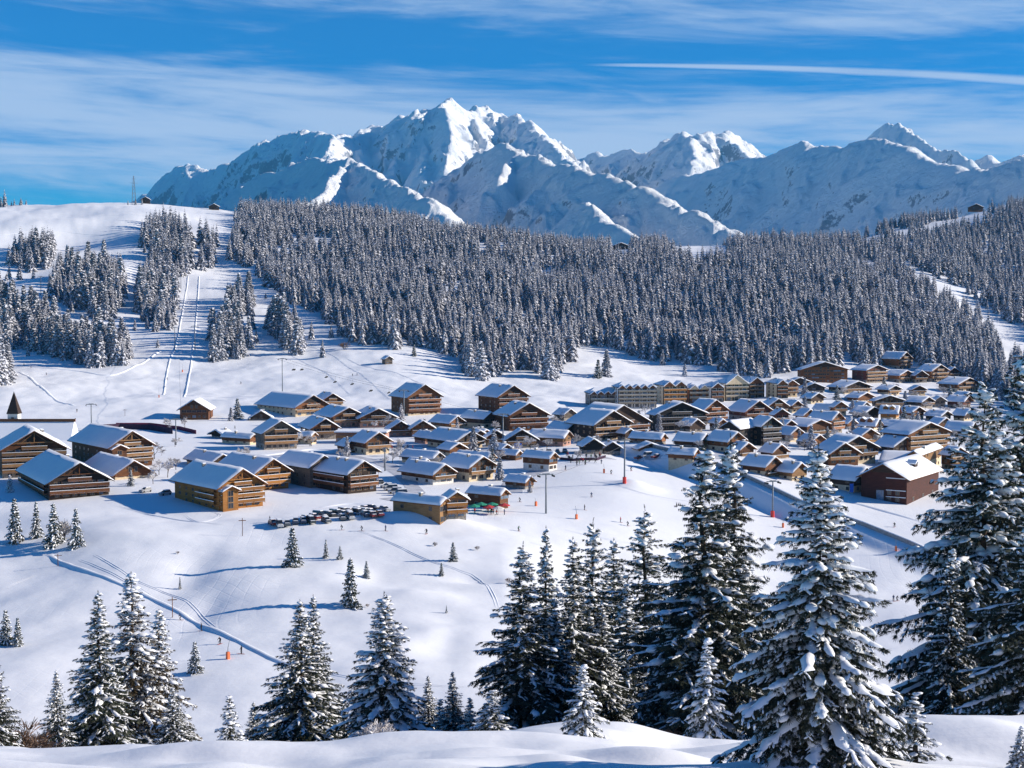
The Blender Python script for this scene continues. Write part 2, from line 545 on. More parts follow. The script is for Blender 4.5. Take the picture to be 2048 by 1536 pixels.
# undulation of the snow: fine in the foreground, broad further off
near = 1 - sstep(YG, 55, 90)
mid = sstep(YG, 150, 230) * (1 - sstep(YG, 400, 440))
far = sstep(YG, 640, 800) * sstep(XG * 0 + 1, 0, 1)
n_near = 0.50 * fbm(XG / 8, YG / 4.2, 3, 3, 0.35) + 0.30 * np.abs(vnoise(XG / 6.5 + 3, YG / 3.1, 15)) - 0.16
n_mid = 1.35 * fbm(XG / 42, YG / 42, 8, 4, 0.36)
n_far = 3.0 * fbm(XG / 90, YG / 90, 12, 5, 0.5)
hill = sstep(YG, 1000, 1400)
n_hill = 9.0 * fbm(XG / 300, YG / 300, 22, 5, 0.5) * hill
ZG = ZG + near * n_near * sstep(YG, 8, 25) + mid * n_mid + far * n_far * 0.8 + n_hill * (1 - sstep(YG, 1500, 1600) * 0.7)
# foreground mounds of drifted snow
def mound(u, y, rx, ry, h):
    global ZG
    x = (u - 1024) / F * y
    ZG = ZG + h * np.exp(-((XG - x) / rx) ** 2 - ((YG - y) / ry) ** 2)
mound(1180, 46, 4.0, 3.0, -0.35); mound(900, 40, 2.6, 1.2, 0.35); mound(1350, 40.0, 2.2, 1.0, 0.35); mound(1950, 42, 2.5, 1.6, 0.3); mound(1080, 38.5, 2.2, .8, .3); mound(1750, 41, 1.6, .9, .25)
mound(450, 42.5, 2.6, 1.2, 0.3); mound(1330, 40.5, 1.8, 1.0, 0.35); mound(1800, 38, 3.0, 1.2, -0.4); mound(650, 39, 3, 1.3, -0.3)
# the brook's hollows in the white slope
def pxy(u, y): return (u - 1024) / F * y
for u, y, rx, ry, h in ((882, 292, 5, 12, -1.1), (868, 300, 4, 7, .5), (915, 312, 8, 6, -.9), (375, 350, 6, 22, -1.0), (402, 318, 5, 16, -.8), (560, 400, 14, 8, 1.2), (840, 330, 10, 6, 1.4), (950, 350, 9, 4, -1.6), (820, 405, 16, 5, 2.0), (905, 402, 10, 4, 1.6), (760, 345, 8, 12, -1.2), (250, 380, 20, 6, 1.2), (1270, 478, 7, 5, 2.4)):
    x = pxy(u, y)
    ZG = ZG + h * np.exp(-((XG - x) / rx) ** 2 - ((YG - y) / ry) ** 2)
# road embankment along the right of the pistes
BANK = [(pxy(1150, 585), 585.0), (pxy(1282, 556), 556.0), (pxy(1394, 520), 520.0), (pxy(1590, 468), 468.0), (pxy(1720, 447), 447.0), (pxy(1870, 420), 420.0), (pxy(2150, 400), 400.0)]
for u, y, rx, ry, h in ((150, 1480, 60, 60, -13), (60, 1300, 40, 50, -9), (320, 1560, 40, 50, -8), (230, 1300, 30, 60, 7), (100, 1200, 40, 40, 6)):
    ZG = ZG + h * np.exp(-((XG - pxy(u, y)) / rx) ** 2 - ((YG - y) / ry) ** 2)
bd, bs, ba = polydist(XG, YG, BANK)
sd = np.where(bs > 0, bd, -bd)                               # > 0 on the village side
win = (1 - .62 * sstep(XG, 72, 122)) * sstep(XG, 24, 56) * sstep(700 - YG, 60, 110)
ZG = ZG + win * np.where(sd > 0, 2.2 * np.exp(-np.maximum(sd - 10, 0) / 60), 0) \
    + win * np.where(sd <= 0, 2.2 - (2.2 + 2.8) * sstep(-sd, 0.5, 8.5), 0) * np.where(sd <= 0, np.exp(-np.maximum(-sd - 9.5, 0) / 45), 1)
# a cat track cut across the slope at the left, and the bank behind the sports hall
CUT = [(pxy(250, 560), 560.0), (pxy(350, 545), 545.0), (pxy(430, 545), 545.0)]

def ground(x, y):
    """height of the terrain under x, y (arrays or numbers)"""
    x = np.asarray(x, float); y = np.asarray(y, float)
    a = x / y
    i = np.clip((a - AA[0]) / (AA[1] - AA[0]), 0, NA - 1.001); ii = i.astype(int); fa = i - ii
    j = np.clip(np.searchsorted(YY, y) - 1, 0, len(YY) - 2); fb = (y - YY[j]) / (YY[j + 1] - YY[j])
    z0 = ZG[j, ii] * (1 - fa) + ZG[j, ii + 1] * fa
    z1 = ZG[j + 1, ii] * (1 - fa) + ZG[j + 1, ii + 1] * fa
    return z0 * (1 - fb) + z1 * fb

_ys = np.geomspace(200, 2600, 2600)
_yn = np.geomspace(20, 200, 800)
def place(u, v, near=False, dist=None):
    """where the sight line through u, v meets the ground (or the ground at a given distance)"""
    a, t = ray(u, v)
    if dist is not None:
        return Vector((a * dist, dist, float(ground(a * dist, dist))))
    ys = _yn if near else _ys
    tz = ground(a * ys, ys) / ys
    hit = np.nonzero(tz >= t)[0]
    if len(hit) == 0:
        k = int(np.argmax(tz))
        y = ys[k]
    else:
        k = hit[0]
        if k == 0: y = ys[0]
        else:
            y = ys[k - 1] + (ys[k] - ys[k - 1]) * (t - tz[k - 1]) / (tz[k] - tz[k - 1] + 1e-12)
    return Vector((a * y, y, float(ground(a * y, y))))

def grid_faces(nr, nc):
    i = np.arange(nr - 1)[:, None] * nc + np.arange(nc - 1)[None, :]
    i = i.ravel()
    return np.stack([i, i + 1, i + nc + 1, i + nc], 1)
o = link('snow_ground', new_mesh('snow_ground', np.stack([XG.ravel(), YG.ravel(), ZG.ravel()], 1), grid_faces(len(YY), NA), [TERRAIN_M], smooth=True))
tag(o, kind='structure')

# ------------------------------------------------------------------ the high mountains
def rp(u, v, y):
    a, t = ray(u, v)
    return (a * y, y, t * y)
def ridge_field(X, Y, ridges):
    Z = np.full(X.shape, -900.0); DM = np.full(X.shape, 1e9)
    for pts, slope, rnd in ridges:
        P = [rp(*p) for p in pts]
        for (ax, ay, az), (bx, by, bz) in zip(P[:-1], P[1:]):
            dx, dy = bx - ax, by - ay
            L2 = dx * dx + dy * dy
            t = np.clip(((X - ax) * dx + (Y - ay) * dy) / L2, 0, 1)
            d = np.hypot(X - ax - t * dx, Y - ay - t * dy)
            z = az + t * (bz - az) - slope * (np.sqrt(d * d + rnd * rnd) - rnd)
            k = z > Z
            DM = np.where(k, d, DM)
            Z = np.where(k, z, Z)
    return Z, DM
def mountain(name, ya, yb, rows, ridges, amp, wl, seed, jag=.12, cols=1200):
    A = np.linspace(-0.60, 0.60, cols); Yr = np.geomspace(ya, yb, rows)
    X = A[None, :] * Yr[:, None]; Y = np.repeat(Yr[:, None], cols, 1)
    wx = X + 0.25 * wl * fbm(X / wl, Y / wl, seed + 40, 3); wy = Y + 0.25 * wl * fbm(X / wl, Y / wl, seed + 50, 3)
    Z, D = ridge_field(X * 0.25 + wx * 0.75 if False else X, Y, ridges)
    rg = ridged(wx / wl, wy / (wl * 1.3), seed, 6, .50) - 1.10
    k = sstep(D, 0, wl * 0.9)
    Z = Z + amp * rg * (jag + (1 - jag) * k) + amp * 0.10 * fbm(wx / (wl * 0.12), wy / (wl * 0.12), seed + 9, 3)
    o = link(name, new_mesh(name, np.stack([X.ravel(), Y.ravel(), Z.ravel()], 1), grid_faces(rows, cols), [MOUNT_M], smooth=True))
    tag(o, kind='structure')
    return o

# back massif: the white dome and its neighbours
BACK = [
    ([(-300, 470, 16500), (150, 440, 15600), (305, 388, 15200), (342, 340, 15000), (385, 331, 14800), (462, 329, 14300), (520, 292, 14000), (575, 272, 13500), (625, 263, 12900), (662, 274, 12400)], 0.98, 50),
    ([(662, 274, 12400), (705, 270, 13200), (745, 253, 13700), (800, 236, 13400), (838, 230, 13000), (862, 210, 12900), (882, 198, 12800)], 0.85, 30),
    ([(882, 198, 12800), (925, 211, 13400), (962, 214, 13900), (1003, 221, 14200), (1030, 232, 13700), (1062, 246, 13000), (1090, 266, 12300), (1108, 296, 11700), (1128, 318, 11200), (1150, 340, 10800)], 1.0, 20),
    ([(882, 198, 12800), (905, 262, 11900), (890, 330, 11100)], 1.0, 15),
    ([(745, 253, 13700), (790, 300, 12500), (790, 350, 11700)], 0.9, 15),
    ([(935, 211, 13500), (975, 290, 12200), (960, 340, 11500)], 1.0, 15),
    ([(838, 230, 13000), (858, 290, 12000), (840, 350, 11200)], 0.95, 15),
    ([(705, 270, 13200), (725, 320, 12000)], 0.9, 15),
    ([(662, 274, 12400), (665, 320, 11500), (640, 370, 10700)], 0.85, 30),
    ([(1128, 318, 15200), (1175, 307, 15000), (1215, 311, 14800), (1280, 299, 14300), (1335, 284, 13600), (1362, 266, 13100), (1385, 268, 12700)], 0.95, 30),
    ([(1385, 268, 12700), (1420, 264, 12900), (1447, 257, 12900), (1482, 282, 13500), (1512, 308, 14000), (1540, 318, 14000)], 0.95, 20),
    ([(1385, 268, 12700), (1390, 330, 11700), (1360, 380, 11000)], 0.95, 20),
    ([(1735, 290, 14200), (1752, 258, 13900), (1797, 246, 13300), (1826, 273, 12900), (1872, 291, 12400), (1908, 306, 12000), (1942, 330, 11600), (1960, 345, 11400)], 1.1, 15),
    ([(1900, 345, 14000), (1975, 315, 13500), (2000, 326, 13200), (2060, 316, 12800), (2300, 300, 12000), (2700, 350, 11500)], 0.9, 50),
]
mountain('mountain', 9200, 17500, 480, BACK, 185.0, 560.0, 31, .30)
# middle range: one long blue face across the right half
MIDR = [
    ([(1290, 400, 11200), (1340, 360, 10900), (1440, 330, 10400), (1540, 310, 9900), (1605, 285, 9500), (1640, 293, 9250), (1690, 296, 8950), (1742, 276, 8600), (1790, 285, 8250), (1850, 310, 7800), (1930, 340, 7300), (1990, 338, 7000), (2060, 318, 6700), (2300, 280, 5900)], 0.92, 50),
]
mountain('mountain', 5600, 11400, 360, MIDR, 92.0, 520.0, 77, .22)
# front range: the rounded blue shoulders and the sunlit ridge that runs down to the right
FRONT = [
    ([(-300, 470, 9000), (200, 450, 8400), (420, 420, 7900), (520, 355, 7500), (590, 326, 7100), (650, 318, 6700), (700, 320, 6400), (745, 342, 6000), (790, 372, 5600), (850, 392, 5200), (900, 425, 4900)], 0.90, 15),
    ([(850, 400, 7700), (905, 348, 7300), (960, 312, 6900), (1008, 293, 6500), (1045, 303, 6200), (1085, 322, 5900), (1110, 336, 5700), (1150, 335, 5500), (1190, 350, 5350), (1250, 368, 5150), (1310, 392, 4950), (1380, 424, 4750), (1450, 454, 4550), (1500, 476, 4420), (1580, 500, 4300)], 0.90, 30),
    ([(700, 320, 6400), (640, 380, 5700), (560, 430, 5300)], 0.95, 10),
    ([(1030, 300, 6300), (1000, 350, 5750)], 1.0, 10),
    ([(1170, 405, 5000), (1210, 440, 4700), (1260, 470, 4500), (1300, 492, 4380)], 0.95, 20),
]
mountain('mountain', 4100, 8600, 340, FRONT, 78.0, 380.0, 13, .30)

# ------------------------------------------------------------------ spruces
def ico(n=1):
    """octahedron subdivided n times, unit radius"""
    v = [Vector(p) for p in ((1, 0, 0), (-1, 0, 0), (0, 1, 0), (0, -1, 0), (0, 0, 1), (0, 0, -1))]
    f = [(0, 2, 4), (2, 1, 4), (1, 3, 4), (3, 0, 4), (2, 0, 5), (1, 2, 5), (3, 1, 5), (0, 3, 5)]
    for _ in range(n):
        cache = {}; nf = []
        def mid(a, b):
            k = (min(a, b), max(a, b))
            if k not in cache:
                v.append(((v[a] + v[b]) / 2).normalized()); cache[k] = len(v) - 1
            return cache[k]
        for a, b, c in f:
            x, y, z = mid(a, b), mid(b, c), mid(c, a)
            nf += [(a, x, z), (x, b, y), (z, y, c), (x, y, z)]
        f = nf
    return np.array([tuple(p) for p in v]), np.array(f)
LUMP1 = ico(1); LUMP0 = ico(0); LUMP2 = ico(2)
# a spray of needles: two crossed drooping blades, x is its length
TUFT_V = np.array([(0, -.5, 0), (0, .5, 0), (.6, .42, -.04), (.6, -.42, -.04), (1, 0, -.2),
                   (0, 0, -.12), (.5, 0, -.62), (1, 0, -.3), (.35, 0, .12)], float)
TUFT_F = np.array([(0, 3, 2), (0, 2, 1), (3, 4, 2), (5, 6, 8), (6, 7, 8)])

TN_V, TN_F = [], []
for a_ in (-62, -34, -8, 18, 44, 68):
    c_, s_ = math.cos(R(a_)), math.sin(R(a_)); k_ = len(TN_V)
    TN_V += [(.05 * s_, -.10 * c_, 0), (-.05 * s_, .10 * c_, 0), (c_, s_ * .8, -.16 - .1 * abs(s_))]; TN_F.append((k_, k_ + 2, k_ + 1))
for x_ in (.12, .38, .64):
    k_ = len(TN_V); TN_V += [(x_ - .1, .05, 0), (x_ + .12, -.05, 0), (x_ + .16, 0, -.75)]; TN_F.append((k_, k_ + 1, k_ + 2))
TN_V = np.array(TN_V, float); TN_F = np.array(TN_F)

def stamp(tpl, P, D, Up, S):
    """instances of a template: P origins, D length directions, Up, S scales -> verts, faces"""
    V, Fc = tpl
    D = D / (np.linalg.norm(D, axis=1, keepdims=True) + 1e-9)
    Yv = np.cross(Up, D); Yv /= (np.linalg.norm(Yv, axis=1, keepdims=True) + 1e-9)
    Zv = np.cross(D, Yv)
    v = P[:, None, :] + (V[None, :, 0:1] * S[:, None, 0:1]) * D[:, None, :] + (V[None, :, 1:2] * S[:, None, 1:2]) * Yv[:, None, :] + (V[None, :, 2:3] * S[:, None, 2:3]) * Zv[:, None, :]
    n = len(P)
    f = Fc[None, :, :] + (np.arange(n) * len(V))[:, None, None]
    return v.reshape(-1, 3), f.reshape(-1, 3)

def cone_mesh(H, r, segs=8, rings=7, seed=0):
    rr = np.random.default_rng(seed)
    vs = []; fs = []
    for k in range(rings):
        s = k / (rings - 1)
        rad = r * (1 - s) ** 0.9 + 0.01 + (0.35 * r if k == 0 else 0)
        off = rr.normal(0, 0.006 * H * s, 2) if 0 < k < rings - 1 else (0, 0)
        for i in range(segs):
            a = 2 * math.pi * i / segs
            vs.append((rad * math.cos(a) + off[0], rad * math.sin(a) + off[1], s * H - (0.9 if k == 0 else 0)))
    for k in range(rings - 1):
        for i in range(segs):
            j = (i + 1) % segs
            fs.append((k * segs + i, k * segs + j, (k + 1) * segs + j, (k + 1) * segs + i))
    return vs, fs

def spruce_arrays(seed, H, Rd, whorl, nbr, sub, tuft, snow, lobes=1.0, droop=0.35, z0=0.03, tpl=LUMP1, limb=True, bigblobs=0, power=0.85, fine=False, pad=1.0):
    """needles / snow / limbs arrays for one spruce. sub: spacing of side twigs, tuft: size of a spray, snow: 0..1.5"""
    r = np.random.default_rng(seed)
    P = []; D = []; S = []
    SP_, SD, SS = [], [], []
    LV, LF = [], []
    RV, RF = [], []; roff = 0
    z = z0 * H
    side_bias = r.uniform(0, 2 * math.pi)
    tipz = H * 0.985
    while z < tipz:
        h = z / H
        env = Rd * (1 - h) ** power * (1.0 if h > 0.12 else 0.72 + 2.3 * h)
        n = max(3, int(round(nbr * (0.6 + 0.4 * (1 - h)) + r.uniform(-.6, .6))))
        hsc = (.42 + .58 * (1 - h) ** .6) if fine else 1.0
        a0 = r.uniform(0, 6.28)
        for k in range(n):
            az = a0 + 2 * math.pi * k / n + r.uniform(-.28, .28)
            gap = 1.0 + 0.16 * math.cos(2 * (az - side_bias)) + 0.10 * math.sin(5 * h * 6.28 + 2 * az)
            L = env * r.uniform(0.58, 1.20) * gap + 0.05
            if r.random() < 0.05: L *= 0.55
            zz = z + r.uniform(-.5, .5) * whorl
            up0 = 0.55 * h ** 1.5 - 0.08 + r.uniform(-.1, .1)         # slope at the trunk
            dr = droop * (1 - 0.75 * h) * r.uniform(.7, 1.35)
            nn = max(3, int(L / sub))
            s = (np.arange(nn) + 0.6 + r.uniform(-.3, .3, nn)) / nn
            s = s[s > 0.10]
            rad = s * L
            zc = zz + rad * up0 - dr * L * (s ** 1.8) + 0.10 * L * np.maximum(0, s - .75) * 2 * droop * 2
            slope = up0 - dr * 1.8 * s ** .8
            ca, sa = math.cos(az), math.sin(az)
            pts = np.stack([rad * ca, rad * sa, zc], 1)
            d0 = np.stack([np.full_like(s, ca), np.full_like(s, sa), slope], 1)
            wl = (0.30 * L * (1 - s) ** 0.7 + 0.10 * L * 0.5 + tuft * 0.5) * lobes
            for sd_ in (-1, 1):
                ang = az + sd_ * r.uniform(0.75, 1.15, len(s))
                dd = np.stack([np.cos(ang), np.sin(ang), slope * 0.6 - r.uniform(.08, .38, len(s))], 1)
                m = np.maximum(1, np.round(wl / (tuft * 0.75))).astype(int)
                for j in range(int(m.max())):
                    kx = m > j
                    if not kx.any(): break
                    pp = pts[kx] + dd[kx] * (j * tuft * 0.72)
                    pp[:, 2] -= 0.06 * tuft * j * j
                    P.append(pp + r.normal(0, tuft * .08, pp.shape)); D.append(dd[kx] + r.normal(0, .22, pp.shape))
                    sc = hsc * tuft * r.uniform(.8, 1.35, len(pp))
                    S.append(np.stack([sc, sc * r.uniform(.55, .95, len(pp)), sc * r.uniform(.6, 1.15, len(pp))], 1))
                    ks = r.random(len(pp)) < snow * ((0.40 if j else 0.55) if fine else (0.62 if j else 0.8))
                    if ks.any():
                        q = pp[ks].copy(); q[:, 2] += tuft * .10
                        q += dd[kx][ks] * tuft * .35
                        SP_.append(q); SD.append(dd[kx][ks] + r.normal(0, .12, q.shape))
                        sz = tuft * r.uniform(.35, .72, ks.sum())
                        SS.append(np.stack([sz * (1.35 if fine else 1.0), sz * (.42 if fine else .70), sz * r.uniform(.22, .40, len(sz))], 1))
            # needles along the limb itself
            P.append(pts); D.append(d0 + r.normal(0, .15, pts.shape)); sc = hsc * tuft * r.uniform(.9, 1.4, len(s)); S.append(np.stack([sc, sc * .8, sc * .8], 1))
            if fine and len(s) >= 3 and r.random() < min(1, .35 + snow):
                # a sagging pad of snow lying along the bough
                w = pad * (0.06 + 0.042 * L) * (1 - .45 * s) * r.uniform(.35, 1.35, len(s)) * (.7 + .5 * snow)
                w[0] *= .3; w[-1] *= .35
                nx_, ny_ = -sa, ca
                for k_, (pp_, ww) in enumerate(zip(pts, w)):
                    lat = r.normal(0, .25) * ww
                    for q_, h_ in ((-1, -.25), (-.62, .42), (0, .75), (.62, .42), (1, -.25)):
                        RV.append((pp_[0] + nx_ * (q_ * ww + lat), pp_[1] + ny_ * (q_ * ww + lat), pp_[2] + tuft * .10 + h_ * ww * .8))
                    if k_:
                        for q_ in range(4):
                            a_ = roff + (k_ - 1) * 5 + q_
                            RF += [(a_, a_ + 5, a_ + 6), (a_, a_ + 6, a_ + 1)]
                roff += 5 * len(s)
            ks = r.random(len(s)) < (min(1, snow * .38) if fine else min(1, snow))
            if ks.any():
                q = pts[ks].copy(); q[:, 2] += tuft * .18
                SP_.append(q); SD.append(d0[ks] + r.normal(0, .05, q.shape))
                sz = (tuft * .85 + 0.055 * L * (1 - s[ks])) * r.uniform(.6, 1.35, ks.sum())
                SS.append(np.stack([sz * 1.2, sz * (.95 if fine else .72), sz * r.uniform(.38, .66, len(sz))], 1))
            if limb and L > 0.5:
                q = [Vector((0, 0, zz)), Vector((ca * L * .35, sa * L * .35, zz + L * .35 * up0 - dr * L * .35 ** 1.8)), Vector((ca * L * .8, sa * L * .8, zz + L * .8 * up0 - dr * L * .8 ** 1.8))]
                b = MB(); b.beam(q[0], q[1], .022 * L, 0, 3, .013 * L); b.beam(q[1], q[2], .013 * L, 0, 3, .004 * L)
                LF.append(np.array([(f[0], f[1], f[2]) for f in b.f] + [(f[0], f[2], f[3]) for f in b.f if len(f) == 4]) + sum(len(x) for x in LV)); LV.append(np.array(b.v))
        z += whorl * r.uniform(.8, 1.2) * (0.55 + 0.45 * (1 - h))
    # leader
    t = np.linspace(H * .93, H * 1.0, 6)
    P.append(np.stack([t * 0, t * 0, t], 1)); D.append(np.tile([0.15, 0.1, 1.0], (6, 1))); S.append(np.tile([tuft * .9, tuft * .35, tuft * .3], (6, 1)))
    if bigblobs:
        n = bigblobs
        h = r.uniform(.05, .85, n) ** 1.0
        e = Rd * (1 - h) ** power * r.uniform(.3, .72, n); az = r.uniform(0, 6.28, n)
        q = np.stack([e * np.cos(az), e * np.sin(az), h * H - e * droop * .5 + .12], 1)
        SP_.append(q); SD.append(np.stack([np.cos(az), np.sin(az), -.45 + 0 * az], 1))
        sz = r.uniform(.12, .27, n) * (1 - .4 * h)
        SS.append(np.stack([sz * r.uniform(.9, 1.35, n), sz * r.uniform(.8, 1.1, n), sz * .6], 1))
    P = np.concatenate(P); D = np.concatenate(D); S = np.concatenate(S)
    roll = r.normal(0, .5, (len(P), 3)); Up = np.array([0, 0, 1.0]) + roll
    if fine: S = S * np.array([1.35, 1.6, 1.2])
    nv, nf = stamp((TN_V, TN_F) if fine else (TUFT_V, TUFT_F), P, D, Up, S)
    SP_ = np.concatenate(SP_); SD = np.concatenate(SD); SS = np.concatenate(SS)
    sv, sf = stamp(tpl, SP_, SD, np.tile([0, 0, 1.0], (len(SP_), 1)) + r.normal(0, .15, (len(SP_), 3)), SS)
    if len(sv) > 0:
        sv = sv + 0.18 * np.abs(SS).mean() * np.stack([vnoise(sv[:, 0] * 3 + sv[:, 2], sv[:, 1] * 3, 1), vnoise(sv[:, 1] * 3, sv[:, 2] * 3, 2), vnoise(sv[:, 2] * 3, sv[:, 0] * 3, 3)], 1)
    if RV:
        sf = np.concatenate([sf, np.array(RF) + len(sv)]); sv = np.concatenate([sv, np.array(RV)])
    if LV:
        lv = np.concatenate(LV); lf = np.concatenate(LF)
    else:
        lv = np.zeros((0, 3)); lf = np.zeros((0, 3), int)
    return nv, nf, sv, sf, lv, lf

def spruce_proto(seed, H, Rd, brown=False, frost=False, **kw):
    """meshes for trunk, crown and snow of a spruce of nominal height H"""
    nv, nf, sv, sf, lv, lf = spruce_arrays(seed, H, Rd, **kw)
    tv, tf = cone_mesh(H * .97, 0.016 * H + .03, 8, 7, seed)
    trunk = new_mesh('trunk', tv, tf, [BARK], smooth=True)
    cv = np.concatenate([nv, lv]); cf = np.concatenate([nf, lf + len(nv)])
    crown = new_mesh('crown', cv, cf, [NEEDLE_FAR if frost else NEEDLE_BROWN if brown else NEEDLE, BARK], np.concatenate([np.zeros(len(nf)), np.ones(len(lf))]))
    snow = new_mesh('snow_cover', sv, sf, [FROST if frost else SNOW], smooth=True)
    return dict(H=H, trunk=trunk, crown=crown, snow=snow)

def put_spruce(proto, loc, H, label, group=None, rz=None, wid=1.0, name='spruce_tree', snow=True, r=random):
    s = H / proto['H']
    t = thing(name, label, 'spruce', (loc[0], loc[1], loc[2] - 0.02 * H), r.uniform(0, 6.28) if rz is None else rz, group)
    t.scale = (s * wid, s * wid, s)
    child('trunk', proto['trunk'], t); child('crown', proto['crown'], t)
    if snow: child('snow_cover', proto['snow'], t)
    return t

# near trees: (kind of crown)
NP = [
    spruce_proto(1, 14, 3.3, whorl=.40, nbr=9, sub=.23, tuft=.20, snow=.42, droop=.42, power=1.0, fine=True),
    spruce_proto(2, 14, 3.1, whorl=.42, nbr=8, sub=.23, tuft=.19, snow=.62, droop=.62, brown=True, power=.95, fine=True),
    spruce_proto(3, 14, 4.0, whorl=.50, nbr=9, sub=.25, tuft=.22, snow=.34, droop=.32, power=.92, fine=True),
    spruce_proto(4, 12, 3.3, whorl=.37, nbr=8, sub=.21, tuft=.19, snow=.60, droop=.50, bigblobs=45, pad=1.7, power=.84, fine=True),
    spruce_proto(5, 15, 5.0, whorl=.55, nbr=9, sub=.27, tuft=.23, snow=.50, droop=.40, power=.82, fine=True),
]
YTR = [   # young trees
    spruce_proto(11, 4, 1.1, whorl=.24, nbr=6, sub=.15, tuft=.13, snow=.6, droop=.4, limb=False, power=1.0, fine=True),
    spruce_proto(12, 5, 1.6, whorl=.26, nbr=7, sub=.17, tuft=.14, snow=.9, droop=.6, limb=False, bigblobs=20, pad=1.5, power=1.0, fine=True),
    spruce_proto(13, 4, .9, whorl=.34, nbr=5, sub=.17, tuft=.13, snow=.5, droop=.2, limb=False, power=1.0, fine=True),
]
MP = [   # trees standing off by themselves in the middle distance
    spruce_proto(21, 10, 3.0, whorl=.55, nbr=7, sub=.42, tuft=.36, snow=.62, droop=.4, limb=False, tpl=LUMP0, power=1.0),
    spruce_proto(22, 10, 2.7, whorl=.55, nbr=7, sub=.42, tuft=.36, snow=.72, droop=.5, limb=False, tpl=LUMP0, power=1.0),
    spruce_proto(23, 10, 3.2, whorl=.60, nbr=7, sub=.45, tuft=.38, snow=.5, droop=.35, limb=False, tpl=LUMP0, power=1.0),
]
FP = [   # frosted trees of the far forest, nominal height 20
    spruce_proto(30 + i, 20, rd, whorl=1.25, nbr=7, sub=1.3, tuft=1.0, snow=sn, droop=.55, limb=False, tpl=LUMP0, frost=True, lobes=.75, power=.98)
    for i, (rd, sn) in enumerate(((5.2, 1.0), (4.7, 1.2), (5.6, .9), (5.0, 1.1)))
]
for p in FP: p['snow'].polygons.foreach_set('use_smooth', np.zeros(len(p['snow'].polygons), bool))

def near_tree(u, vb, vt, Y, proto, label, wid=1.0, rz=None, name='spruce_tree', group=None):
    """a spruce whose foot is at distance Y under column u (base row vb, seen or hidden) and whose tip shows at row vt"""
    a, _ = ray(u, vt)
    x = a * Y
    z = float(ground(x, Y))
    H = v2t(vt) * Y - z
    return put_spruce(proto, (x, Y, z), H, label, group, rz, wid * (1.0 if Y < 60 or u > 1900 else 1.42 if 980 < u < 1500 else 1.28), name)

